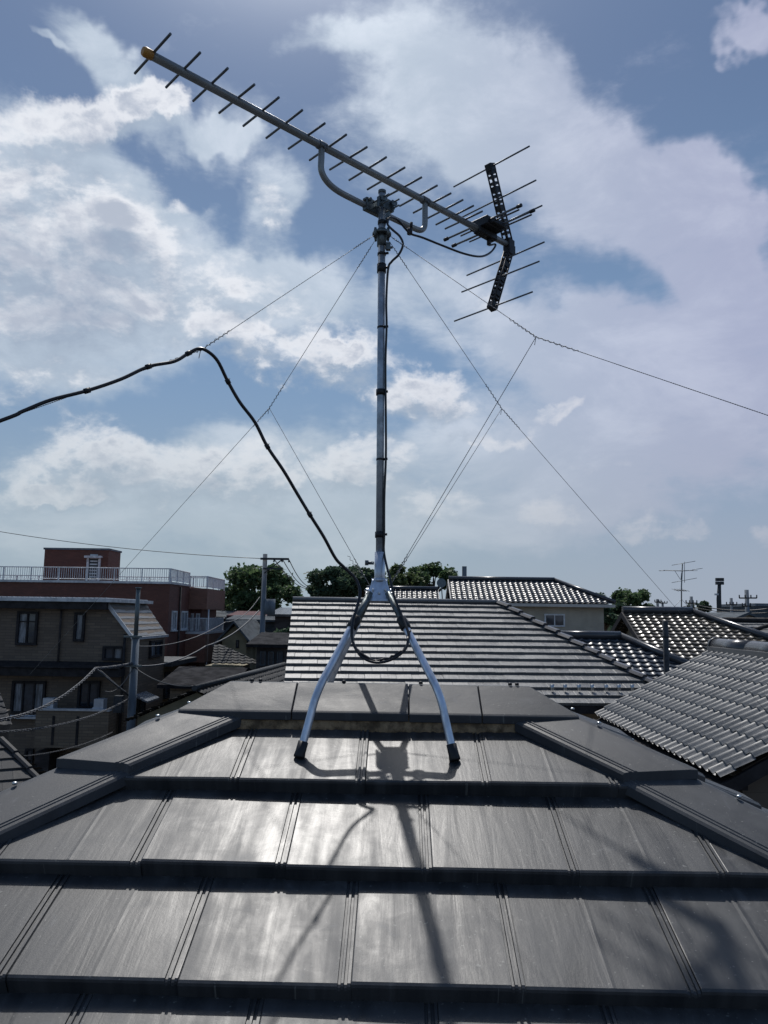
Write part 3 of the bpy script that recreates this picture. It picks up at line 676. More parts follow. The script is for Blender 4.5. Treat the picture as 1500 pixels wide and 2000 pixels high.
down += [at(762, 1132, 2.27), at(770, 1165, 2.25), at(783, 1198, 2.225), at(795, 1228, 2.19)]
loop = [at(798, 1248, 2.17), at(790, 1270, 2.15), at(765, 1288, 2.14), at(735, 1294, 2.14), at(708, 1284, 2.15), at(692, 1262, 2.17), at(687, 1238, 2.18), at(690, 1210, 2.20), at(699, 1180, 2.22), at(703, 1155, 2.24), at(694, 1130, 2.25), at(672, 1108, 2.24)]
out = [at(655, 1090, 2.22), at(632, 1048, 2.19), at(605, 1005, 2.16), at(578, 960, 2.14), at(553, 918, 2.11), at(522, 872, 2.09), at(498, 825, 2.07), at(468, 785, 2.04), at(445, 745, 2.02), at(425, 705, 1.99), at(405, 686, 1.965), at(388, 681, 1.955), at(368, 690, 1.94), at(340, 706, 1.91), at(290, 716, 1.87), at(235, 741, 1.82), at(170, 763, 1.77), at(100, 781, 1.72), at(45, 803, 1.685), at(0, 822, 1.656)]
t = out[-1]-out[-4]; out += [out[-1]+t*1.5, out[-1]+t*4]
rc = .0046
sp_ = smooth_path(hang+down+loop+out, 6); b = MB(); b.tube(sp_, [.0037 if i < 6*(len(hang)+len(down)+6) else rc for i in range(len(sp_))], 8); b.build('sheath', M['pvc'], cab)
b = MB(); off = Vector((0, .004, .006)); b.tube([p+off+Vector((random.uniform(-.003,.003), 0, random.uniform(-.003,.003))) for p in smooth_path([at(800,1235,2.185)]+loop[:8], 5)], rc*.75, 7); b.build('spare_loop', M['pvc'], cab)
for p_, r_ in ((at(800, 452, 2.40), .011), (at(803, 440, 2.42), .006)):
    b = MB(); b.tube([p_-Vector((0,0,.010)), p_+Vector((.001,0,.010))], r_*.8, 8); b.build('cable_tie', M['blackp'], cab)
for i in (2, 5, 8, 12, 14, 16):
    p_ = out[i]; t = (out[i+1]-out[i-1]).normalized(); b = MB(); b.tube([p_-t*.007, p_+t*.007], rc*1.45, 8); b.tube([p_, p_+Vector((.006,-.002,.008))], .0009, 4); b.build('cable_tie', M['blackp'], cab)

# ------------------------------------------------------------------ helpers for buildings
def zc_(px, py, Y): return at(px, py, Y).z
def xc_(px, py, Y): return at(px, py, Y).x
def frame_at(origin, ux):
    """local frame of a facade: x along ux, y outwards (towards the viewer side), z up"""
    ux = Vector(ux).normalized(); o = Vector((ux.y, -ux.x, 0))
    return Matrix.Translation(origin) @ Matrix((ux, o, Vector((0,0,1)))).transposed().to_4x4()
def window(parent, fr, x0, x1, z0, z1, fm, gmat=None, n=2, t=.06, depth=.09, sill=False, rail_=None):
    b = MB(); b.box((x0,-.05,z0),(x1,depth,z0+t),fr); b.box((x0,-.05,z1-t),(x1,depth,z1),fr)
    b.box((x0,-.05,z0+t),(x0+t,depth,z1-t),fr); b.box((x1-t,-.05,z0+t),(x1,depth,z1-t),fr)
    w_ = (x1-x0)/n
    for i in range(1, n): b.box((x0+i*w_-t*.35,-.04,z0+t),(x0+i*w_+t*.35,depth*.7,z1-t),fr)
    if rail_: b.box((x0+t,-.04,rail_),(x1-t,depth*.6,rail_+.05),fr)
    if sill: b.box((x0-.06,-.02,z0-.06),(x1+.06,depth+.07,z0-.004),fr)
    w = b.build('window', fm, parent)
    for i in range(n):
        p = MB(); p.box((x0+i*w_+t*.3,-.03,z0+t*.4),(x0+(i+1)*w_-t*.3,.02+.012*(i % 2),z1-t*.4),fr); p.build('pane', (gmat if not isinstance(gmat, (list, tuple)) else gmat[i % len(gmat)]) or M['glass'], w)
    return w
def thing1(b, name, m_, label, cat, group=None, bevel=0):
    return tag(b.build(name, m_, None, bevel), label, cat, group)

# ------------------------------------------------------------------ big flat tiled roof behind
h = empty('flat_tiled_house', (2, 17, 0), 'house behind the stand with a broad pale grey flat tiled hip roof in even rows', 'house')
ra = R(5.6); U = Vector((math.cos(ra), math.sin(ra), 0)); Dh = Vector((math.sin(ra), -math.cos(ra), 0)); Dd = (Dh*1+Vector((0,0,-.5))).normalized(); c5 = math.cos(math.atan(.5))
RL = at(572, 1168, 19.0); RL.z = zc_(770, 1171, 19.1); rlen = 5.05; run = 4.05; HQ = .74; sl = run/c5
slope('roof', M['flatgrey'], h, RL, U, Dd, [(0,0),(rlen,0),(rlen+HQ*run,sl),(0,sl)], .32, .282, plain_profile(.32), .050, (0,.16), (.006,.006), .002)
Db = (-Dh+Vector((0,0,-.5))).normalized()
slope('roof', M['flatgrey'], h, RL+U*rlen, -U, Db, [(0,0),(rlen,0),(rlen,sl),(-HQ*run,sl)], .32, .282, plain_profile(.32), .050, (0,.16), (.006,.006), .002)
slope('roof', M['flatgrey'], h, RL+U*rlen, -Dh, (U+Vector((0,0,-.5/HQ))).normalized(), [(0,0),(run,run*math.hypot(HQ,.5)),(-run,run*math.hypot(HQ,.5))], .32, .282, plain_profile(.32), .050, (0,.16), (.006,.006), .002)
def ch(a, b_, hz): p = RL+U*a+Dh*b_; return Vector((p.x, p.y, hz))
ez = RL.z-run*.5
b = MB(); ov = .55
b.prism([ch(.15, run-ov, 0), ch(rlen+HQ*run-ov, run-ov, 0), ch(rlen+HQ*run-ov, -run+ov, 0), ch(.15, -run+ov, 0)], (0, 0, ez-.02)); b.build('wall', M['beige'], h)
b = MB(); b.prism([ch(.15, -run+ov, ez-.05), ch(.15, run-ov, ez-.05), ch(.15, 0, RL.z-.2)], U*.1); b.build('gable', M['beige'], h)
b = MB(); b.prism([ch(0, run-.04, ez-.20), ch(rlen+HQ*run-.04, run-.04, ez-.20), ch(rlen+HQ*run-.04, -run+.04, ez-.20), ch(0, -run+.04, ez-.20)], (0,0,.15)); b.build('eave_board', M['trim'], h)
b = MB(); b.tube([RL+Vector((0,0,-.02)), RL+U*rlen+Vector((0,0,-.02))], .10, 8, flat=.6); b.build('ridge_cap', M['flatgrey'], h)
for sgn in (1, -1):
    b = MB()
    A = RL+U*rlen; Bq = RL+U*(rlen+HQ*run)+Dh*sgn*run; Bq.z = ez; n = 14
    for i in range(n):
        p, q = A.lerp(Bq, i/n)+Vector((0,0,-.02)), A.lerp(Bq, (i+1.05)/n)+Vector((0,0,.03)); b.tube([p, q], .11, 6, flat=.5, smooth=False)
    b.build('hip_cap', M['glaze_dark'], h)
for px in (1078, 1103, 1130, 1156, 1183, 1208, 1234):
    p = on(px, 1343, RL+Vector((0,0,.03)), Dd.cross(U)); b = MB(); b.tube([p-Vector((0,.05,.05)), p+Vector((0,-.02,.06))], [.03,.045], 8); b.tube([p+Vector((0,-.02,.02)), p+Vector((0,-.1,.0))], .018, 6); b.build('snow_guard', M['chrome'], h)

# ------------------------------------------------------------------ near right roof with round tiles
h = empty('wave_tiled_house', (7, 12, 0), 'neighbouring house on the right under a wide dull grey barrel tiled gable roof', 'house')
YF, YN = 14.9, 9.25
E1 = at(1157, 1388, YF); E2 = at(1417, 1520, YN); ex = (E1.x+E2.x)/2; ez = (E1.z+E2.z)/2-.03
G1 = at(1395, 1268, YF)
k_ = (G1.z-ez)/(G1.x-ex); cs = 1/math.sqrt(1+k_*k_); rr_ = G1.x-ex; slr = rr_/cs
dv = Vector((-cs, 0, -k_*cs))
slope('roof', M['wavegrey'], h, (G1.x, YN, G1.z), (0,1,0), dv, [(0,0),(YF-YN,0),(YF-YN,slr),(0,slr)], .222, .262, wave_profile(.222, .060, 12, 's'), .022, (0,), (.008,.004), .002, 0, True)
slope('roof', M['wavegrey'], h, (G1.x, YF, G1.z), (0,-1,0), Vector((cs,0,-k_*cs)), [(0,0),(YF-YN,0),(YF-YN,slr),(0,slr)], .222, .262, wave_profile(.222, .046, 6, 's'), .020, (0,), (.008,.004), .002, 0, True)
b = MB(); xr2 = G1.x+rr_
b.prism([(ex+.35, YN+.25, 0), (xr2-.35, YN+.25, 0), (xr2-.35, YN+.25, ez+.05), (G1.x, YN+.25, G1.z-.2), (ex+.35, YN+.25, ez+.05)], (0, YF-YN-.5, 0)); b.build('wall', M['brownst'], h)
b = MB()
for y_ in (YN+.03, YF-.09):
    b.prism([(ex, y_, ez-.10), (G1.x, y_, G1.z-.10), (xr2, y_, ez-.10), (xr2, y_, ez-.26), (G1.x, y_, G1.z-.28), (ex, y_, ez-.26)], (0,.06,0))
b.prism([(ex-.0, YN+.1, ez-.09), (ex+.35, YN+.1, ez-.09), (ex+.35, YN+.1, ez-.16), (ex-.0, YN+.1, ez-.16)], (0, YF-YN-.2, 0))
b.build('barge_board', M['trim'], h)
b = MB(); b.tube([(ex-.04, YN, ez-.13), (ex-.04, YF, ez-.13)], .055, 8); b.build('gutter', M['trim'], h)
b = MB(); n = 4
for i in range(n):
    y0 = YF+.06-(YF-YN+.12)*i/n; y1 = YF+.06-(YF-YN+.12)*(i+1.03)/n
    b.tube([(G1.x+.07, y0, G1.z+.055), (G1.x+.07, y1, G1.z+.058)], .145, 20)
b.build('ridge_cap', M['glaze_dark'], h)
b = MB(); b.box((G1.x-.14, YN, G1.z-.05), (G1.x+.14, YF, G1.z+.05)); b.build('ridge_bed', M['wavegrey'], h)
b = MB(); b.tube([(G1.x+.07, YF+.02, G1.z+.055), (G1.x+.07, YF+.10, G1.z+.055)], .165, 18); b.build('ridge_end_tile', M['glaze_dark'], h)

# ------------------------------------------------------------------ generic far house with hip/gable roof
def far_roof(h, RLp, RRp, run, k, tile, hipL=False, hipR=True, W_=.27, E_=.235, amp=.03, ndiv=5, capm='glaze_dark', wallm='cream', wall_in=.5, gable=True, eave='creamtrim', gz=None, back=True):
    """ridge from RLp to RRp (world points, same height); slopes fall to both sides of it"""
    RLp, RRp = Vector(RLp), Vector(RRp); U = (RRp-RLp); rl = U.length; U.normalize(); Dh = Vector((U.y, -U.x, 0)); c = 1/math.sqrt(1+k*k); sl = run/c
    sh_ = (0,)
    la, ra_ = (-run if hipL else 0), (rl+run if hipR else rl)
    slope('roof', M[tile], h, RLp, U, Dh+Vector((0,0,-k)), [(0,0),(rl,0),(ra_,sl),(la,sl)], W_, E_, wave_profile(W_, amp, ndiv), .042, sh_, (.006,.004), .0065, 0, True)
    if back: slope('roof', M[tile], h, RRp, -U, -Dh+Vector((0,0,-k)), [(0,0),(rl,0),(rl-la,sl),(rl-ra_,sl)], W_, E_, wave_profile(W_, amp, ndiv), .042, sh_, (.006,.004), .0065, 0, True)
    if hipR: slope('roof', M[tile], h, RRp, -Dh, U+Vector((0,0,-k)), [(0,0),(run,sl),(-run,sl)], W_, E_, wave_profile(W_, amp, ndiv), .042, sh_, (.006,.004), .0065, 0, True)
    if hipL: slope('roof', M[tile], h, RLp, Dh, -U+Vector((0,0,-k)), [(0,0),(run,sl),(-run,sl)], W_, E_, wave_profile(W_, amp, ndiv), .042, sh_, (.006,.004), .0065, 0, True)
    def P(a, b_, z): q = RLp+U*a+Dh*b_; return Vector((q.x, q.y, z))
    ez = RLp.z-run*k
    b = MB(); b.tube([RLp+Vector((0,0,.05)), RRp+Vector((0,0,.05))], .13, 8); b.build('ridge_cap', M[capm], h)
    b = MB()
    if hipR:
        for s in (1,-1): b.tube([RRp+Vector((0,0,.04)), P(rl+run, s*run, ez+.05)], .11, 8)
    if hipL:
        for s in (1,-1): b.tube([RLp+Vector((0,0,.04)), P(-run, s*run, ez+.05)], .11, 8)
    if b.v: b.build('hip_cap', M[capm], h)
    b = MB(); s0 = -run if hipL else -.05; s1 = rl+run if hipR else rl+.05
    b.prism([P(s0,run,ez-.08), P(s1,run,ez-.08), P(s1,-run,ez-.08), P(s0,-run,ez-.08)], (0,0,-.16)); b.build('eave_soffit', M[eave], h)
    a0 = s0+wall_in; a1 = s1-wall_in; rw = run-wall_in
    b = MB(); b.prism([P(a0,rw,0), P(a1,rw,0), P(a1,-rw,0), P(a0,-rw,0)], (0,0,ez-.10)); b.build('wall', M[wallm], h)
    if not hipL:
        b = MB(); b.prism([P(a0,rw,ez-.1), P(a0,-rw,ez-.1), P(a0,0,RLp.z-.12-wall_in*0)], U*.12); b.build('gable', M[wallm], h)
        b = MB()
        for s in (1,-1): b.prism([P(0,0,RLp.z-.02), P(0,s*run,ez-.02), P(0,s*run,ez-.22), P(0,0,RLp.z-.22)], U*-.05)
        b.build('barge_board', M[eave], h)
    if not hipR:
        b = MB(); b.prism([P(a1,rw,ez-.1), P(a1,-rw,ez-.1), P(a1,0,RLp.z-.12)], U*-.12); b.build('gable', M[wallm], h)
        b = MB()
        for s in (1,-1): b.prism([P(rl,0,RLp.z-.02), P(rl,s*run,ez-.02), P(rl,s*run,ez-.22), P(rl,0,RLp.z-.22)], U*.05)
        b.build('barge_board', M[eave], h)
    return P, ez, rl

# cream house (centre right)
h = empty('cream_house', (7, 47, 0), 'cream two storey house with bluish wave tiled hip roof behind the pale flat tiled roof', 'house')
Yc = 45; A = at(876, 1131, Yc); Bp = at(1083, 1138, Yc); Bp.z = A.z
P_, ez_, rl_ = far_roof(h, A, Bp, 2.7, .48, 'glaze_blue', False, True, W_=.30, E_=.26, amp=.035)
fr = frame_at(P_(0, 2.2, 0), (Bp-A)); xo = lambda px, py: (fr.inverted() @ on(px, py, P_(0,2.2,0), (0,1,0))).x
Yw = 42.8
window(h, fr, xo(1063,1210), xo(1103,1210), zc_(1083,1224,Yw), zc_(1083,1199,Yw), M['white'], M['glass'], 2, .08, .08)
b = MB(); c = at(907, 1118, 47.5); b.box((c.x-.12, c.y, A.z-1.5), (c.x+.14, c.y+.25, zc_(907,1106,47.5))); b.build('chimney', M['concrete'], h)
# lower wing to the left of it
h = empty('wave_roofed_house', (1, 50, 0), 'low house with dark wave tiled roof just left of the cream house gable', 'house')
A = at(765, 1150, 47); Bp = at(855, 1151, 47); Bp.z = A.z
far_roof(h, A-Vector((1.5,0,0)), Bp, 2.6, .45, 'glaze_blue', False, False, W_=.30, E_=.26, amp=.035, wallm='cream')
b = MB(); c = at(862, 1139, 43.5)
for i in range(9):
    a = i/8*math.pi; 
b.tube([c+Vector((0,.05,0)), c+Vector((0,.0,0)), c+Vector((0,-.06,.01))], [.05,.24,.26], 18); b.tube([c+Vector((.0,.1,0)), Vector((c.x+.1, c.y+.15, c.z-1.3))], .03, 6)
thing1(b, 'satellite_dish', M['galvdull'], 'grey satellite dish by the left gable of the cream house', 'satellite dish')

# brown glinting roof (right)
h = empty('brown_tiled_house', (11, 27, 0), 'beige gabled house with sparkling brown glazed wave tiled roof on the right', 'house')
Yb = 27; A = at(1216, 1194, Yb); Bp = at(1352, 1196, Yb); Bp.z = A.z
P_, ez_, rl_ = far_roof(h, A, Bp, 3.05, .47, 'glaze_brown', False, True, W_=.265, E_=.235, amp=.03, ndiv=6, wallm='beige', eave='trim')
fr = frame_at(P_(.5, 0, 0), (P_(0,-1,0)-P_(0,1,0))); 
b = MB(); c = P_(.44, .1, A.z-.75); b.box((c.x-.04, c.y-.22, c.z-.18), (c.x+.05, c.y+.22, c.z+.18)); b.build('gable_vent', M['trim'], h)
# small bluish tiled roof between
h = empty('bluish_tiled_house', (7.5, 24, 0), 'low house with small bluish wave tiled roof left of the sparkling brown roof', 'house')
A = at(1085, 1243, 23.5); Bp = at(1212, 1244, 23.5); Bp.z = A.z
far_roof(h, A, Bp, 2.0, .5, 'glaze_blue', False, True, W_=.265, E_=.235, amp=.03, ndiv=5, wallm='beige', eave='trim')
# low grey roofs at the far right
h = empty('ridged_grey_house', (20, 38, 0), 'house at the right edge with long low grey banded roof', 'house')
A = at(1412, 1212, 38); Bp = A+Vector((9,0,0))
sg = Vector((1,0,0)); kk = .35
Dd2 = Vector((0,-1,-kk)).normalized(); run2 = 4.2; sl2 = run2*math.sqrt(1+kk*kk)
slope('roof', M['flatgrey'], h, A, sg, Dd2, [(0,0),(9,0),(9,sl2),(-1.2,sl2)], .9, .42, plain_profile(.9), .05, (0,.45), (.006,.01), .003)
slope('roof', M['flatgrey'], h, A+sg*9, -sg, Vector((0,1,-kk)), [(0,0),(9,0),(9,sl2),(0,sl2)], .9, .42, plain_profile(.9), .05, (0,.45), (.006,.01), .003)
b = MB(); b.box((A.x+.3, A.y-run2+.4, 0), (A.x+8.6, A.y+run2-.4, A.z-run2*kk-.05)); b.build('wall', M['greyst'], h)
b = MB(); b.tube([A+Vector((0,0,.04)), Bp+Vector((0,0,.04))], .12, 8); b.build('ridge_cap', M['trim'], h)
h = empty('hip_end_house', (18, 33, 0), 'grey roofed house with dark hip line at the right edge beneath the banded roof', 'house')
A = at(1545, 1212, 31); b = MB()
pts = [A, A+Vector((4,0,0))]
e0 = A+Vector((-3.4,-3.4,-1.5)); e1 = A+Vector((6,-3.4,-1.5)); e2 = A+Vector((-3.4,3.4,-1.5)); e3 = A+Vector((6,3.4,-1.5))
slope('roof', M['cap'], h, A, (1,0,0), Vector((0,-1,-.44)), [(0,0),(6,0),(6,3.7),(-3.4,3.7)], .6, .3, plain_profile(.6), .02, (0,.3), (.004,.006), .002)
slope('roof', M['cap'], h, A, (0,-1,0), Vector((-1,0,-.44)), [(0,0),(3.4,3.7),(-3.4,3.7)], .6, .3, plain_profile(.6), .02, (0,.3), (.004,.006), .002)
b = MB(); b.box((e0.x+.4, e0.y+.4, 0), (e1.x, e3.y-.4, e0.z-.02)); b.build('wall', M['greyst'], h)
b = MB(); b.tube([A+Vector((0,0,.03)), e0+Vector((0,0,.05))], .10, 6); b.tube([A+Vector((0,0,.03)), e2+Vector((0,0,.05))], .10, 6); b.build('hip_cap', M['trim'], h)
# pale gable behind the brown roof (right)
h = empty('dim_gabled_house', (17, 44, 0), 'dim grey gabled roof peeking above the right hip of the brown roof', 'house')
b = MB(); A = at(1385, 1196, 44); q = [A, A+Vector((3.2,0,-1.3)), A+Vector((3.2,-5,-1.3)), A+Vector((0,-5,0)), A+Vector((-3.2,0,-1.3)), A+Vector((-3.2,-5,-1.3))]
b.add([*q, *[p-Vector((0,0,.12)) for p in q]], [(0,1,2,3),(4,0,3,5),(7,6,9,8),(6,10,11,9),(0,4,10,6),(1,0,6,7),(3,2,8,9),(5,3,9,11),(1,7,8,2),(4,5,11,10)]); b.build('roof', M['greyst'], h)
b = MB(); b.prism([A+Vector((-2.9,-4.7,-1.3)), A+Vector((2.9,-4.7,-1.3)), A+Vector((0,-4.7,-.12))], (0,4.4,0)); zt = A.z-1.3; b.box((A.x-2.9, A.y-4.7, 0), (A.x+2.9, A.y-.3, zt)); b.build('wall', M['beige'], h)
# grey box building far right
h = empty('grey_block', (60, 110, 0), 'small dark grey flat topped block on the skyline at the right edge', 'building')
p = at(1477, 1200, 110); b = MB(); b.box((p.x, 110, 0), (p.x+14, 122, zc_(1477,1184,110))); b.build('wall', M['greyst'], h)
b = MB(); zt = zc_(1477,1184,110); b.box((p.x-.15, 109.85, zt+.01), (p.x+14.15, 122.15, zt+.4)); b.build('parapet', M['concrete'], h)

# ------------------------------------------------------------------ tan brick-tile house (left)
h = empty('tan_brick_house', (-16, 34, 0), 'dark tan brick tiled three storey house with cut away corner roof on the left', 'house')
Y0 = 32.; xa = xc_(-260,1200,Y0); x1 = xc_(215,1175,Y0); x2 = xc_(258,1243,Y0); zt = zc_(120,1176,Y0); zs = zc_(258,1243,Y0); D1 = 4.6
b = MB(); b.prism([(xa,Y0,0),(x2,Y0,0),(x2,Y0,zs),(x1,Y0,zt),(xa,Y0,zt)], (0,D1,0)); b.build('wall', M['tan'], h)
b = MB(); b.box((xa-.3, Y0-.55, zt+.02), (x1+.25, Y0+D1+.3, zt+.16)); rf = b.build('roof', M['alwhite'], h)
b = MB(); b.box((xa-.25, Y0-.45, zt-.28), (x1+.0, Y0-.004, zt+.015)); b.build('eave_fascia', M['trim'], h)
b = MB()
for i in range(46): 
    x = xa+(x1-xa)*i/45; b.box((x-.02, Y0-.54, zt+.162), (x+.02, Y0+D1+.2, zt+.20))
b.build('roof_seam', M['alwhite'], rf)
# slanted corner roof
uD = Vector((x2-x1, 0, zs-zt)); Ls = uD.length
slope('corner_roof', M['flatgrey'], h, (x1-.05, Y0-.12, zt+.09), (0,1,0), uD, [(0,0),(D1+.2,0),(D1+.2,Ls+.15),(0,Ls+.15)], .9, .30, plain_profile(.9), .03, (0,.45), (.006,.006), .003)
b = MB(); b.prism([(x1-.1,Y0-.16,zt+.10),(x2+.12,Y0-.16,zs-.02),(x2+.12,Y0-.16,zs-.2),(x1-.1,Y0-.16,zt-.12)], (0,.06,0)); b.prism([(x2+.06,Y0-.1,zs-.03),(x2+.16,Y0-.1,zs-.03),(x2+.16,Y0-.1,zs-.14),(x2+.06,Y0-.1,zs-.14)], (0,D1+.1,0)); b.build('barge_board', M['alwhite'], h)
fr = frame_at((0,Y0,0), (1,0,0)); fx = lambda px: xc_(px,1250,Y0); fz = lambda px, py: zc_(px,py,Y0)
g2 = [M['glasspale'], M['glass']]
window(h, fr, fx(32), fx(73), fz(50,1260), fz(50,1194), M['trim'], g2, 2, .10, .12, rail_=fz(50,1215))
window(h, fr, fx(144), fx(165), fz(150,1253), fz(150,1196), M['trim'], M['glasspale'], 1, .10, .12)
window(h, fr, fx(203), fx(245), fz(224,1290), fz(224,1262), M['trim'], g2[::-1], 2, .10, .12)
window(h, fr, fx(32), fx(97), fz(60,1394), fz(60,1330), M['trim'], g2, 3, .10, .12)
window(h, fr, fx(160), fx(202), fz(180,1384), fz(180,1330), M['trim'], M['glass'], 2, .10, .12)
window(h, fr, fx(66), fx(82), fz(70,1500), fz(70,1462), M['trim'], M['glass'], 1, .08, .1)
window(h, fr, fx(-60), fx(-15), fz(-30,1260), fz(-30,1194), M['trim'], g2, 2, .10, .12)
window(h, fr, fx(-70), fx(-15), fz(-40,1394), fz(-40,1330), M['trim'], g2, 2, .10, .12)
b = MB(); b.box((fx(-250), Y0-.75, fz(120,1318)), (fx(248), Y0-.004, fz(120,1303))); b.prism([(fx(-250),Y0-.85,fz(120,1302)),(fx(250),Y0-.85,fz(120,1302)),(fx(250),Y0-.004,fz(120,1294)),(fx(-250),Y0-.004,fz(120,1294))], (0,0,.05)); b.build('ledge_roof', M['trim'], h)
b = MB(); zb0, zb1 = fz(170,1452), fz(170,1382); b.box((fx(104), Y0-1.1, zb0), (fx(240), Y0-.98, zb1)); b.box((fx(104), Y0-.98, zb0), (fx(104)+.12, Y0-.004, zb1)); b.box((fx(240)-.12, Y0-.98, zb0), (fx(240), Y0-.004, zb1)); b.box((fx(104)+.12, Y0-.98, zb0), (fx(240)-.12, Y0-.004, zb0+.12)); bal = b.build('balcony', M['tan2'], h)
b = MB(); b.box((fx(102), Y0-1.16, zb1+.004), (fx(242), Y0-.92, zb1+.08)); b.build('coping', M['alwhite'], bal)
for px in (138, 183): b = MB(); b.box((fx(px)-.05, Y0-1.12, zb0+.1), (fx(px)+.05, Y0-1.103, zb1-.2)); b.build('slot', M['trim'], bal)
b = MB(); b.box((fx(104), Y0-.9, 0), (fx(130), Y0-.01, zb0-.2)); b.build('porch_wall', M['darkst'], h)
frs = frame_at((x2, 0, 0), (0,1,0))       # right side wall, x local = world Y
sy = lambda px: on(px, 1260, (x2,0,0), (1,0,0)).y; sz = lambda px, py: on(px, py, (x2,0,0), (1,0,0)).z
window(h, frs, sy(291), sy(314), sz(300,1284), sz(300,1250), M['trim'], g2, 2, .10, .10)
b = MB(); ya, yb = sy(266), sy(290); za, zb = sz(278,1382), sz(278,1352)
b.prism([(x2+.005,ya,zb),(x2+.6,ya,zb-.25),(x2+.6,ya,zb-.32),(x2+.005,ya,zb-.07)], (0,yb-ya,0)); b.build('awning', M['glasspale'], h)
window(h, frs, ya+.1, yb-.1, za-.3, zb-.1, M['trim'], M['glass'], 2, .08, .06)
b = MB(); xq = x2-.25; b.tube([(xq, Y0-.14, zs+.1), (xq, Y0-.14, fz(120,1320)), (xq, Y0-.14, 0)], .055, 8); b.build('downpipe', M['trim'], h)
b = MB(); xq = fx(118); b.tube([(xq, Y0-.10, zt-.3), (xq, Y0-.10, fz(120,1304))], .045, 8); b.build('downpipe', M['darkst'], h)
for (pa, pb, ya_, yb_) in ((112,132,1379,1362),(208,226,1379,1361)):
    b = MB(); za_, zb_ = fz(120, ya_), fz(120, yb_); b.box((fx(pa), Y0-.95, zb1-.5), (fx(pb), Y0-.55, zb1+.45)); b.tube([((fx(pa)+fx(pb))/2-.08, Y0-.955, zb1-.02), ((fx(pa)+fx(pb))/2-.08, Y0-.97, zb1-.02)], .2, 14); b.build('air_conditioner', M['alwhite'], h)
b = MB(); b.tube([(fx(20), Y0-.12, fz(20,1397)), (fx(100), Y0-.12, fz(100,1397))], .03, 6); b.box((fx(30), Y0-.35, fz(60,1402)), (fx(99), Y0-.05, fz(60,1398))); b.build('window_ledge', M['alwhite'], h)
# annex
an = empty('brick_annex', (x2-1.5, 39, 0), 'narrow lower brick annex with flat dark canopy right of the tan brick house', 'house')
Y1 = Y0+D1+.01; YE = on(364, 1300, (x2-.1,0,0), (1,0,0)).y; za1 = on(340, 1297, (x2-.1,0,0), (1,0,0)).z
b = MB(); b.box((x2-3.5, Y1, 0), (x2-.1, YE, za1)); b.build('wall', M['tan2'], an)
b = MB(); b.box((x2-3.6, Y1+.01, za1+.004), (x2+.35, YE+.3, za1+.22)); b.build('roof', M['darkmetal'], an)
fra = frame_at((x2-.1, 0, 0), (0, 1, 0)); ya2 = lambda px: on(px, 1330, (x2-.1,0,0), (1,0,0)).y; za2_ = lambda px, py: on(px, py, (x2-.1,0,0), (1,0,0)).z
for a, b_ in ((320,330),(343,352)): window(an, fra, ya2(a), ya2(b_), za2_(a,1362), za2_(a,1314), M['trim'], M['glass'], 1, .08, .08, sill=True)

# ------------------------------------------------------------------ brown apartment building
h = empty('apartment_building', (-22, 50, 0), 'red brown brick apartment building with roof terrace, white railing and stair tower', 'building')
Y2 = 46.; X_ = lambda px, Y=Y2: xc_(px, 1180, Y); Z_ = lambda py, px=200, Y=Y2: zc_(px, py, Y)
zt = Z_(1139); XA = X_(330); YB = 50.4; XB = X_(404, YB); YC = 55.6
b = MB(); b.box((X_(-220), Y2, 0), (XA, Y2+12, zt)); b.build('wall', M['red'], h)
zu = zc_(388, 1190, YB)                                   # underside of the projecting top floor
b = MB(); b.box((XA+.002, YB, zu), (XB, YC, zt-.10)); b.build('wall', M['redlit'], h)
b = MB(); b.box((XA+.002, YB+.7, 0), (XB-.5, YC-.3, zu-.004)); b.build('wall', M['red'], h)
def slab(z, th=.14, out=.5, mt='white'):
    b = MB(); b.box((XA+.003, YB-out, z), (XB+.12, YC, z+th)); b.build('floor_slab', M[mt], h)
z3 = zc_(388, 1238, YB); z2_ = zc_(388, 1293, YB); z1_ = zc_(388, 1345, YB)
slab(z3); slab(z1_)
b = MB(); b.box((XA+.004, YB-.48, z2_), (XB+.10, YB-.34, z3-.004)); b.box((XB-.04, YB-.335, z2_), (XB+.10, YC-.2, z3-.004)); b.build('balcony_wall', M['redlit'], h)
b = MB()
for za_ in (z3+.14,):
    b.tube([(XA+.05, YB-.42, za_+.85), (XB+.06, YB-.42, za_+.85), (XB+.06, YC-.1, za_+.85)], .03, 5)
    for i in range(14): x_ = XA+.1+(XB-XA)*i/14; b.box((x_-.012, YB-.43, za_), (x_+.012, YB-.40, za_+.85))
    for i in range(40): y_ = YB-.3+(YC-YB)*i/40; b.box((XB+.05, y_-.012, za_), (XB+.075, y_+.012, za_+.85))
b.build('balcony_rail', M['white'], h)
fr2 = frame_at((0, YB+.7, 0), (1, 0, 0)); w_x = lambda px: X_(px, YB+.7); w_z = lambda py: zc_(388, py, YB+.7)
window(h, fr2, w_x(372), w_x(380), w_z(1232), w_z(1198), M['white'], M['glasspale'], 1, .1, .06)
window(h, fr2, w_x(384), w_x(392), w_z(1232), w_z(1198), M['white'], M['glasspale'], 1, .1, .06)
window(h, fr2, w_x(370), w_x(388), w_z(1340), w_z(1300), M['white'], M['glasspale'], 2, .1, .06)
frs2 = frame_at((XA, 0, 0), (0, 1, 0)); ay = lambda px: on(px, 1200, (XA,0,0), (1,0,0)).y; az_ = lambda px, py: on(px, py, (XA,0,0), (1,0,0)).z
for pa, pb in ((335, 344), (353, 365)):
    window(h, frs2, ay(pa), ay(pb), az_(340, 1231), az_(340, 1193), M['white'], M['glasspale'], 2, .1, .08, sill=True)
b = MB(); b.tube([(XA+.08, Y2+2.1, zt-.1), (XA+.08, Y2+2.1, 0)], .06, 8); b.build('downpipe', M['darkst'], h)
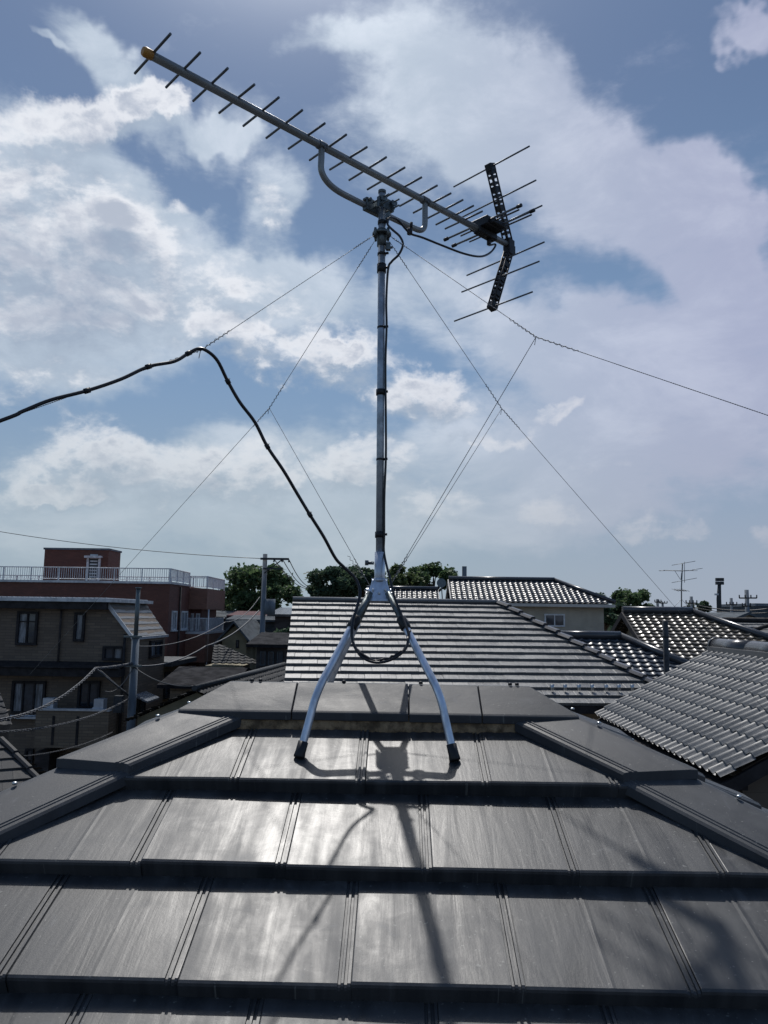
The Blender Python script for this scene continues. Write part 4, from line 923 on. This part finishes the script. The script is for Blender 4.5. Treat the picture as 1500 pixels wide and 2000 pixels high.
b = MB(); b.tube([(XB+.06, YB+.3, zu), (XB+.06, YB+.3, 0)], .05, 8); b.build('downpipe', M['alwhite'], h)
# terrace coping and railing
b = MB(); b.box((X_(-220)-.1, Y2-.12, zt+.004), (XA+.1, Y2+.25, zt+.14)); b.box((XA-.15, Y2+.252, zt+.004), (XA+.1, YB-.1, zt+.14)); b.build('coping', M['alwhite'], h)
def railing(a, c, z0, hgt, step=.13):
    a, c = Vector(a), Vector(c); a.z = c.z = z0; L = (c-a).length; t = (c-a).normalized(); b = MB()
    n = int(L/1.8)+1
    for i in range(n+1): p = a.lerp(c, i/n); b.box((p.x-.03, p.y-.03, z0), (p.x+.03, p.y+.03, z0+hgt))
    b.tube([a+Vector((0,0,hgt)), c+Vector((0,0,hgt))], .035, 6); b.tube([a+Vector((0,0,.10)), c+Vector((0,0,.10))], .02, 4)
    m_ = int(L/step)
    for i in range(m_):
        p = a.lerp(c, (i+.5)/m_); b.box((p.x-.012, p.y-.012, z0+.1), (p.x+.012, p.y+.012, z0+hgt))
    return b.build('railing', M['white'], h)
z0 = zt+.14; hg = Z_(1109,200)-z0
railing((X_(-215), Y2+.05, 0), (XA-.05, Y2+.05, 0), z0, hg)
railing((XA-.02, Y2+.08, 0), (XA-.02, YB-.02, 0), z0, hg)
railing((XA+.0, YB+.05, 0), (XB-.05, YB+.05, 0), zt-.09, hg)
railing((XB-.05, YB+.1, 0), (XB-.05, YC-.1, 0), zt-.09, hg)
railing((X_(-215), Y2+11.8, 0), (XA-.05, Y2+11.8, 0), z0, hg, .26)
# stair tower
Yp = 50.; pz = zc_(150,1074,Yp); b = MB(); xt = X_(206,Yp); b.box((X_(80,Yp), Yp, zt-.1), (xt, Yp+2.2, pz)); b.build('stair_tower', M['red'], h)
b = MB(); b.box((X_(80,Yp)-.06, Yp-.08, pz+.003), (xt+.06, Yp+2.28, pz+.12)); b.build('tower_coping', M['concrete'], h)
dz0, dz1 = zt+.1, zc_(178,1090,Yp); b = MB(); xa_, xb_ = X_(165,Yp), X_(192,Yp)
b.box((xa_,Yp-.1,dz0),(xa_+.14,Yp+.02,dz1)); b.box((xb_-.14,Yp-.1,dz0),(xb_,Yp+.02,dz1)); b.box((xa_-.1,Yp-.3,dz1),(xb_+.1,Yp+.02,dz1+.14)); dr = b.build('door', M['white'], h)
b = MB(); b.box((xa_+.14,Yp-.03,dz0),(xb_-.14,Yp+.01,dz1)); b.build('door_leaf', M['darkmetal'], dr)
b = MB()
for i in range(9): z = dz0+.2+i*.2; b.box((xa_+.2,Yp-.06,z),(xb_-.2,Yp-.032,z+.09))
b.build('louvre_panel', M['alwhite'], dr)

# ------------------------------------------------------------------ small houses in the gap
def simple_house(name, label, x0, x1, Ya, Yb_, z_e, z_r, wallm, roofm, axis='Y', ov=.35):
    """gable house; ridge along axis"""
    hh = empty(name, ((x0+x1)/2, (Ya+Yb_)/2, 0), label, 'house')
    b = MB(); 
    if axis == 'Y':
        xm = (x0+x1)/2; b.prism([(x0,Ya,0),(x1,Ya,0),(x1,Ya,z_e),(xm,Ya,z_r-.1),(x0,Ya,z_e)], (0,Yb_-Ya,0)); b.build('wall', M[wallm], hh)
        b = MB(); k = (z_r-z_e)/(xm-x0)
        for s in (-1, 1):
            e = x0-ov if s < 0 else x1+ov; ze = z_e-ov*k
            b.prism([(xm,Ya-ov,z_r),(e,Ya-ov,ze),(e,Ya-ov,ze+.12),(xm,Ya-ov,z_r+.12)], (0,Yb_-Ya+2*ov,0))
        b.build('roof', M[roofm], hh)
    else:
        ym = (Ya+Yb_)/2; b.prism([(x0,Ya,0),(x0,Yb_,0),(x0,Yb_,z_e),(x0,ym,z_r-.1),(x0,Ya,z_e)], (x1-x0,0,0)); b.build('wall', M[wallm], hh)
        b = MB(); k = (z_r-z_e)/(ym-Ya)
        for s in (-1, 1):
            e = Ya-ov if s < 0 else Yb_+ov; ze = z_e-ov*k
            b.prism([(x0-ov,ym,z_r),(x0-ov,e,ze),(x0-ov,e,ze+.12),(x0-ov,ym,z_r+.12)], (x1-x0+2*ov,0,0))
        b.build('roof', M[roofm], hh)
    return hh
Ya = 36.; hh = simple_house('yellow_gable_house', 'small dull yellow gabled house behind the middle utility pole', xc_(434,1250,Ya), xc_(482,1250,Ya), Ya, Ya+5, zc_(482,1246,Ya), zc_(452,1217,Ya), 'yellow', 'greyst', 'Y')
fr = frame_at((0,Ya,0),(1,0,0)); window(hh, fr, xc_(461,1255,Ya), xc_(467,1255,Ya), zc_(464,1266,Ya), zc_(464,1250,Ya), M['trim'], M['glass'], 1, .04, .05)
hh = empty('tiled_lean_to', (-8,30,0), 'low house with dark wave tiled slope below the yellow gabled house', 'house')
A = at(432, 1258, 33); Bq = at(485, 1288, 33); u = Bq-A
slope('roof', M['roughslate'], hh, A+Vector((-.3,0,0)), (1,0,0), Vector((.25,-1,-.45)), [(0,0),(.3,0),(2.0,1.7),(-.1,1.7)], .27, .24, wave_profile(.27,.03,5), .03, (0,), (.006,.004), .0065, 0, True)
b = MB(); b.box((A.x-.3, 31.6, 0), (A.x+1.2, 33.2, A.z-.8)); b.build('wall', M['yellow'], hh)
Yg = 56.; hh = simple_house('grey_roofed_house', 'long house with pale grey metal roof edge left of the middle utility pole', xc_(400,1210,Yg), xc_(462,1210,Yg), Yg, Yg+6, zc_(430,1207,Yg), zc_(430,1196,Yg), 'greyst', 'greyst', 'X')
Yg = 50.; hh = simple_house('red_roofed_house', 'house with dull red metal roof seen right behind the middle utility pole', xc_(455,1210,Yg), xc_(525,1210,Yg), Yg, Yg+6, zc_(490,1205,Yg), zc_(490,1197,Yg), 'greyst', 'redroof', 'X')
Yg = 44.; hh = simple_house('slate_sided_house', 'grey sided house with pale flat roof edge below the dull red roof', xc_(455,1220,Yg), xc_(537,1220,Yg), Yg, Yg+4, zc_(490,1213,Yg), zc_(490,1206,Yg), 'greyst', 'greyst', 'X')
Yg = 40.; hh = simple_house('dark_sided_house', 'dark brown sided house tucked against the left verge of the flat tiled roof', xc_(536,1240,Yg), xc_(600,1240,Yg), Yg, Yg+8, zc_(550,1203,Yg), zc_(550,1190,Yg), 'darkst', 'glaze_dark', 'X')
Yg = 30.; hh = simple_house('dark_porch_house', 'low dark house below the middle utility pole, half hidden by the ridge', xc_(500,1300,Yg), xc_(600,1300,Yg), Yg, Yg+6, zc_(520,1262,Yg), zc_(520,1245,Yg), 'darkst', 'darkroof', 'X')
fr = frame_at((0,Yg,0),(1,0,0))
for a in (508, 524, 541): window(hh, fr, xc_(a,1290,Yg), xc_(a+11,1290,Yg), zc_(a,1300,Yg), zc_(a,1272,Yg), M['greyst'], M['glass'], 1, .04, .05)
hh = empty('low_tiled_house', (-4.6, 24, 0), 'long low house with dark tiled ridge running away left of the flat tiled roof', 'house')
A = Vector((-5.0, 19.6, 6.30)); Bq = Vector((-4.15, 29.5, 6.30)); uu = (Bq-A).normalized(); vv_h = Vector((uu.y, -uu.x, 0)); L_ = (Bq-A).length
for sg_ in (1, -1):
    slope('roof', M['roughslate'], hh, A if sg_ > 0 else Bq, uu*sg_, vv_h*sg_+Vector((0,0,-.45)), [(0,0),(L_,0),(L_,2.0),(0,2.0)], .27, .24, wave_profile(.27,.03,5), .035, (0,), (.006,.004), .005, 0, True)
b = MB(); b.tube([A+Vector((0,-.05,.03)), Bq+Vector((0,.05,.03))], .075, 8); b.build('ridge_cap', M['darkmetal'], hh)
b = MB(); q1 = A-vv_h*1.5; q2 = A+vv_h*1.5; b.prism([(q1.x,q1.y+.2,0),(q2.x,q2.y+.2,0),(q2.x,q2.y+.2,5.55),(A.x,A.y+.2,6.2),(q1.x,q1.y+.2,5.55)], uu*(L_-.4)); b.build('wall', M['yellow'], hh)
Yg = 27.; hh = simple_house('sloping_eave_house', 'low brown house with dark roof behind the left utility pole', xc_(330,1390,Yg), xc_(440,1330,Yg), Yg, Yg+4.5, zc_(380,1340,Yg), zc_(380,1318,Yg), 'tan2', 'darkroof', 'X')
# lower left roofs near us
h = empty('dark_flat_roof_house', (-8, 10, 0), 'neighbouring house at the lower left edge with dark weathered flat tile roof', 'house')
A = at(2, 1442, 13.5); Bq = at(100, 1530, 11.0)
hd = (Bq-A); hd.z = 0; run3 = 3.6; 
Ux = Vector((1,0,0)); A2 = A.copy()
slope('roof', M['roughslate'], h, A2, (.87,.5,0), Vector((.5,-.87,-.5)), [(-7,0),(0,0),(1.8,4.02),(-7,4.02)], .31, .28, plain_profile(.31), .03, (0,.155), (.006,.006), .0015)
slope('roof', M['roughslate'], h, A2, (-.87,-.5,0), Vector((-.5,.87,-.5)), [(0,0),(7,0),(7,4.02),(-1.8,4.02)], .31, .28, plain_profile(.31), .03, (0,.155), (.006,.006), .0015)
b = MB(); A3 = A2+Vector((.87*1.8+.5*3.6,.5*1.8-.87*3.6,-1.8)); n = 9
for i in range(n): b.tube([A2.lerp(A3, i/n)+Vector((0,0,.0)), A2.lerp(A3, (i+1.05)/n)+Vector((0,0,.03))], .055, 6, flat=.7, smooth=False)
b.build('hip_cap', M['roughslate'], h)
b = MB(); q_ = lambda u, d_, z: Vector((A2.x+.87*u+.5*d_, A2.y+.5*u-.87*d_, z)); b.prism([q_(-6.8,3.2,0), q_(1.2,3.2,0), q_(-.1,0,0), q_(-6.8,0,0)], (0,0,A2.z-1.9)); b.build('wall', M['brownst'], h)
h = empty('corner_tiled_house', (-12, 20, 0), 'house at the left edge with a corner of dark wave tiled roof under the cables', 'house')
A = at(-30, 1345, 19.5); slope('roof', M['roughslate'], h, A, (1,0,0), Vector((0,-1,-.55)), [(-4,0),(.35,0),(1.35,1.4),(-4,1.4)], .27, .24, wave_profile(.27,.03,6), .03, (0,), (.006,.004), .0065, 0, True)
b = MB(); b.box((A.x-4, A.y-1.0, 0), (A.x+.1, A.y+1.2, A.z-.65)); b.build('wall', M['brownst'], h)

# ------------------------------------------------------------------ utility poles, cables
def ins(b, p, r=.05, h_=.14): b.tube([p, p+Vector((0,0,h_*.3)), p+Vector((0,0,h_*.6)), p+Vector((0,0,h_))], [r*.5,r,r*.6,r*.8], 8)
pl1 = empty('utility_pole', (xc_(262,1300,27), 27, 0), 'thick grey concrete utility pole in front of the tan brick house', 'utility pole')
px1 = xc_(262, 1300, 27); zt1 = zc_(268,1150,27)
b = MB(); b.tube([(px1,27,0),(px1,27,zc_(262,1243,27))], [.165,.125], 16); b.build('shaft', M['concrete'], pl1)
b = MB(); b.tube([(px1,27,zc_(262,1243,27)),(px1,27,zt1)], [.075,.07], 12); b.tube([(px1,27,zt1),(px1,27,zt1+.05)], .10, 10); b.build('top_rod', M['galvdull'], pl1)
for py, w in ((1243,.35),(1300,.4)): 
    b = MB(); z = zc_(262,py,27); b.tube([(px1,27,z-.04),(px1,27,z+.04)], .16, 12); b.box((px1-w, 26.78, z-.03), (px1+w*.8, 26.84, z+.03)); b.build('pole_band', M['galvdull'], pl1)
b = MB(); z = zc_(262,1372,27); b.box((px1-.5, 26.6, z-.3), (px1-.22, 26.85, z+.25)); b.build('cable_box', M['darkmetal'], pl1)
b = MB(); q0 = Vector((px1,27,zc_(262,1365,27))); b.tube([q0, at(190,1305,26.6)], .035, 6); b.build('stay_arm', M['darkmetal'], pl1)
pl2 = empty('utility_pole', (xc_(512,1200,38), 38, 0), 'slim distant utility pole with one sided crossarm left of the flat tiled roof', 'utility pole')
px2 = xc_(512,1200,38); zt2 = zc_(516,1082,38)
b = MB(); b.tube([(px2,38,0),(px2+.05,38,zt2)], [.17,.11], 12); b.build('shaft', M['concrete'], pl2)
b = MB(); za = zc_(540,1092,38); b.box((px2-.15,37.82,za-.05),(xc_(565,1092,38),37.92,za+.05)); b.tube([(px2+.05,37.87,za-.7),(px2+.9,37.87,za-.04)], .03, 6)
for px in (536,552,565): ins(b, Vector((xc_(px,1092,38),37.87,za-.16)))
b.build('crossarm', M['darkmetal'], pl2)
b = MB(); za2 = zc_(540,1111,38); b.box((px2,37.84,za2-.04),(xc_(552,1111,38),37.92,za2+.04)); b.build('lower_arm', M['darkmetal'], pl2)
b = MB(); z = zc_(512,1182,38); b.tube([(px2+.38,37.9,z-.45),(px2+.38,37.9,z+.3)], .26, 12); b.build('transformer', M['concrete'], pl2)
def cable(pts, r, label, m_='wirefar', drop=.0, group='overhead cables'):
    b = MB()
    for i in range(len(pts)-1): b.tube(sag(pts[i], pts[i+1], drop), r, 5)
    return thing1(b, 'overhead_cable', M[m_], label, 'cable', group)
cable([at(-60,1028,40), at(513,1091,38)], .016, 'thin line crossing the sky above the apartment terrace to the middle pole', drop=.25)
cable([at(537,1094,38), at(600,1150,52)], .022, 'leftmost of three lines falling right from the middle pole crossarm', drop=.3)
cable([at(553,1094,38), at(602,1148,52)], .022, 'centre one of three lines falling right from the middle pole crossarm', drop=.3)
cable([at(565,1094,38), at(606,1146,52)], .022, 'rightmost of three lines falling right from the middle pole crossarm', drop=.3)
cable([at(506,1192,37.5), at(402,1262,30), at(258,1300,27)], .03, 'dark cable sagging between the middle pole and the thick left pole', 'wirepale', .25)
cable([at(507,1166,37.5), at(440,1215,32), at(262,1262,27)], .018, 'pale thin cable from the middle pole foliage to the left pole top band', 'wirepale', .3)
# twisted bundles to the left
def bundle(a, c, r, label, drop, pitch=.35, m_='wirepale'):
    pts = sag(a, c, drop, 120); b = MB()
    for ph in (0, 2.1, 4.2):
        b.tube([p+Vector((math.cos(ph+i*.55)*r*.6, math.sin(ph*1.3+i*.8)*r*.4, math.sin(ph+i*.55)*r*.6)) for i, p in enumerate(pts)], r*.30, 5)
    return thing1(b, 'overhead_cable', M[m_], label, 'cable', 'overhead cables')
bundle(at(258,1296,26.8), at(185,1306,25), .06, 'short thick cable bundle leading left from the thick pole head', .03)
bundle(at(186,1306,25), at(-30,1410,16), .05, 'thick twisted cable bundle crossing in front of the tan house windows', .35)
bundle(at(250,1366,26.8), at(-20,1430,17), .035, 'twisted cable passing beneath the balcony of the tan house', .25)
bundle(at(220,1430,26.8), at(30,1478,20), .022, 'lowest thin cable in front of the tan house ground floor', .15)
cable([at(190,1308,25), at(245,1352,26.8)], .03, 'short stay cable dropping from the bundle bend to the thick pole', 'wirepale', .02)
cable([at(262,1303,26.9), at(380,1340,24), at(480,1345,20)], .02, 'thin cable leaving the thick pole to the right above the low roofs', 'wirefar', .2)
cable([at(205,1350,26), at(262,1300,26.9)], .015, 'thin slack drop wire beside the thick pole', 'wirepale', .3)
cable([at(264,1402,26.9), at(345,1390,22)], .018, 'low pale wire between the thick pole and the low brown house', 'wirepale', .1)
# grey service pole in front of the brown roof
b = MB(); c = at(1299, 1212, 19.8); b.tube([(c.x,19.8,0),(c.x,19.8,c.z-.02),(c.x,19.8,c.z)], [.075,.068,.045], 12); b.tube([(c.x,19.8,c.z-.42),(c.x,19.8,c.z-.36)], .08, 12)
thing1(b, 'service_pole', M['darkmetal'], 'short dark round pole standing before the sparkling brown roof', 'pole')
# far antennas and poles at the right
def yagi_far():
    t = empty('rooftop_antenna', at(1334,1194,30), 'old many armed television antenna standing on the brown tiled roof ridge', 'tv antenna')
    Y = 28.; q = lambda px, py: at(px, py, Y)
    b = MB(); b.tube([q(1331,1215), q(1331,1145), q(1333,1100)], .022, 8); b.build('pole', M['galvdull'], t)
    b = MB(); b.tube([q(1296,1114), q(1332,1115), q(1354,1114)], .016, 6)
    for i in range(9): p = q(1298+i*6.5,1114.5); b.tube([p+Vector((-.10,.32,.02)), p+Vector((.10,-.32,-.02))], .007, 5)
    b.build('upper_boom', M['alu'], t)
    b = MB()
    for (a, c) in (((1312,1104),(1358,1096)),((1312,1138),(1361,1129)),((1288,1115),(1310,1114)),((1352,1113),(1372,1110))): b.tube([q(*a), q(*c)], .009, 5)
    b.tube([q(1337,1097), q(1337,1138)], .010, 5); b.build('vhf_rods', M['alu'], t)
    b = MB(); b.tube([q(1318,1115), q(1329,1132)], .008, 5); b.tube([q(1330,1132), q(1331,1119)], .012, 5); b.build('boom_brace', M['alu'], t)
    b = MB(); b.tube([q(1317,1152), q(1340,1154)], .016, 6)
    for i in range(5): p = q(1319+i*5,1152.5); b.tube([p+Vector((-.06,.2,.05)), p+Vector((.06,-.2,-.05))], .007, 5)
    b.build('lower_boom', M['alu'], t)
    b = MB()
    for e in ((1310,1193),(1352,1194)): b.tube([q(1331,1170), q(*e)], .006, 4)
    b.build('guy_wire', M['wire'], t)
yagi_far()
fl = empty('floodlight_mast', at(1406,1210,90), 'tall mast with square floodlight cluster on the right skyline', 'light mast')
Y = 90.; q = lambda px, py: at(px, py, Y)
b = MB(); b.tube([Vector((q(1404,1200).x,Y,0)), q(1404,1170), q(1405,1142)], [.35,.28,.2], 8); b.build('pole', M['darkmetal'], fl)
for px, py in ((1401,1132),(1409,1132),(1401,1139),(1409,1139)):
    c = q(px,py); b = MB(); b.box((c.x-.2,Y-.25,c.z-.18),(c.x+.2,Y+.1,c.z+.18)); b.build('lamp_head', M['darkmetal'], fl)
b = MB(); c = q(1400,1161); b.box((c.x-.25,Y-.2,c.z-.1),(c.x+.25,Y+.1,c.z+.1)); b.tube([c, q(1404,1165)], .06, 5); b.build('side_lamp', M['alwhite'], fl)
def farpole(px, py, Y, arms, label, th=.16):
    c = at(px, py, Y); t = empty('utility_pole', (c.x, Y, 0), label, 'utility pole', 'distant utility poles on the right skyline')
    b = MB(); b.tube([(c.x,Y,0), c], [th*1.4, th], 8); b.build('shaft', M['concrete'], t)
    for a0, a1, ay in arms:
        p0, p1 = at(a0, ay, Y-.15), at(a1, ay, Y-.15); b = MB(); b.tube([p0, p1], .07, 5)
        n = 3
        for i in range(n+1): p = p0.lerp(p1, i/n); b.tube([p, p+Vector((0,0,.3))], .06, 5)
        b.build('crossarm', M['darkmetal'], t)
farpole(1284,1170,95,[(1279,1291,1176)],'distant pole just above the left part of the brown roof ridge')
farpole(1294,1176,110,[(1288,1303,1178)],'smaller distant pole with low crossarm above the brown roof ridge')
farpole(1350,1165,80,[(1340,1361,1178)],'distant pole with crossarm just left of the small round tree')
farpole(1428,1168,85,[(1419,1439,1181)],'distant pole with single wide crossarm between floodlight mast and cluttered pole')
farpole(1458,1152,75,[(1444,1478,1168),(1450,1466,1184)],'tallest distant pole with cluttered arms at the right edge',.2)
cable([at(1355,1180,80), at(1505,1188,75)], .05, 'faint line strung low between the distant poles at the right', 'wirefar', .4)
cable([at(1355,1186,80), at(1505,1196,75)], .04, 'lower faint line strung between the distant poles at the right', 'wirefar', .3)
cable([at(1260,1183,95), at(1355,1180,80)], .04, 'faint line behind the brown roof ridge reaching the distant pole', 'wirefar', .4)

# ------------------------------------------------------------------ trees
def tree(px0, px1, pyt, pyb, Y, label, leafm='leaf', n=5200, leaf=.22, lobes=12, seed=1, name='broadleaf_tree', cone=False):
    rnd = random.Random(seed); a, c = at(px0, pyt, Y), at(px1, pyb, Y); cx_, rx = (a.x+c.x)/2, abs(c.x-a.x)/2*1.12; zt_, zb_ = a.z, min(c.z, a.z-1.5)
    zc, rz = (zt_+zb_)/2, (zt_-zb_)/2
    t = empty(name, (cx_, Y, 0), label, 'tree')
    b = MB(); fork = Vector((cx_, Y, zb_-.2*rz)); b.tube([(cx_+.1, Y, 0), (cx_, Y, zb_*.5), fork, (cx_+.05, Y, zc)], [.28,.22,.17,.07], 8)
    L = []
    for i in range(lobes):
        th = rnd.uniform(0, 2*math.pi); u = rnd.uniform(-.85, .9); rr = math.sqrt(max(0, 1-u*u))*.92
        p = Vector((cx_+math.cos(th)*rx*rr*rnd.uniform(.55,1.), Y+math.sin(th)*rx*rr*.9, zc+u*rz*.78)); s = rnd.uniform(.30,.50)*min(rx, rz*1.3)
        L.append((p, s)); b.tube([fork, fork.lerp(p, .5)+Vector((0,0,.15)), p], [.10,.06,.02], 5)
    b.build('trunk', M['bark'], t)
    vs, fs = [], []
    for i in range(n):
        p, s = L[rnd.randrange(len(L))]
        d_ = Vector((rnd.gauss(0,1), rnd.gauss(0,1), rnd.gauss(0,1))).normalized(); rad = s*(rnd.random()**.35)*rnd.uniform(.75,1.12)
        if rnd.random() < .04: rad *= 1.3
        q_ = p+Vector((d_.x, d_.y, d_.z*.8))*rad
        u_ = Vector((rnd.gauss(0,1), rnd.gauss(0,1), rnd.gauss(0,.6))).normalized(); w_ = u_.orthogonal().normalized(); sz = leaf*rnd.uniform(.5,1.2)
        w_ = (w_*rnd.uniform(.4,1)+u_.cross(w_)*rnd.uniform(-1,1)).normalized()
        k = len(vs); vs += [q_-u_*sz*.5, q_+w_*sz*.32, q_+u_*sz*.5, q_-w_*sz*.32]; fs.append((k,k+1,k+2,k+3))
    me = bpy.data.meshes.new('crown'); o_ = ORG[t]; me.from_pydata([v-o_ for v in vs], [], fs); me.materials.append(M[leafm])
    o = bpy.data.objects.new('crown', me); COL.objects.link(o); o.parent = t
tree(440, 582, 1107, 1205, 62, 'dense green tree behind the middle utility pole', 'leaf', 9000, .42, 18, 3)
tree(604, 700, 1108, 1175, 70, 'rounded dark tree left of the mast foot', 'leafd', 7000, .42, 14, 5)
tree(665, 748, 1104, 1172, 72, 'dark tree directly behind the stand hub', 'leafd', 6000, .42, 12, 6)
tree(748, 835, 1103, 1165, 66, 'paler loose tree right of the mast foot', 'leaf2', 4500, .40, 12, 7)
tree(800, 892, 1099, 1160, 74, 'dark uneven tree behind the satellite dish and cream gable', 'leaf', 5500, .42, 13, 8)
tree(1146, 1215, 1152, 1225, 58, 'tall dark tree against the right wall of the cream house', 'leafd', 5200, .36, 13, 9)
tree(1198, 1278, 1150, 1205, 60, 'rounded green tree above the gable of the brown roofed house', 'leaf', 5200, .36, 13, 10)
tree(1346, 1390, 1174, 1200, 95, 'small dark tree on the skyline beside a distant pole', 'leafd', 2200, .45, 9, 12)
tree(1440, 1500, 1184, 1200, 120, 'flat distant shrubby tree at the foot of the cluttered pole', 'leafd', 2500, .5, 10, 13)
tree(395, 450, 1168, 1200, 75, 'pale distant tree peeking past the apartment building corner', 'leaf2', 2200, .42, 9, 14)
tree(535, 580, 1225, 1300, 34, 'shrub in the dark gap beside the flat tiled verge', 'leafd', 2600, .22, 9, 15, 'garden_shrub')
# far low wood closing the horizon
rnd = random.Random(5); vs, fs = [], []
for i in range(26000):
    x = rnd.uniform(-420, 420); Yy = 230+rnd.uniform(0, 60); hmax = 7.0+1.8*math.sin(x*.045)+1.0*math.sin(x*.13+1)
    q_ = Vector((x, Yy, hmax*rnd.random()**.6)); s = rnd.uniform(.7, 1.8); u_ = Vector((rnd.gauss(0,1), rnd.gauss(0,.5), rnd.gauss(0,1))).normalized(); w_ = u_.orthogonal().normalized(); k = len(vs)
    vs += [q_-u_*s, q_+w_*s*.8, q_+u_*s, q_-w_*s*.8]; fs.append((k,k+1,k+2,k+3))
me = bpy.data.meshes.new('distant_wood'); me.from_pydata(vs, [], fs); me.materials.append(M['leafd']); o = bpy.data.objects.new('distant_wood', me); COL.objects.link(o)
tag(o, 'low dark line of distant trees along the horizon', 'trees', kind='stuff')
S.render.engine = 'CYCLES'
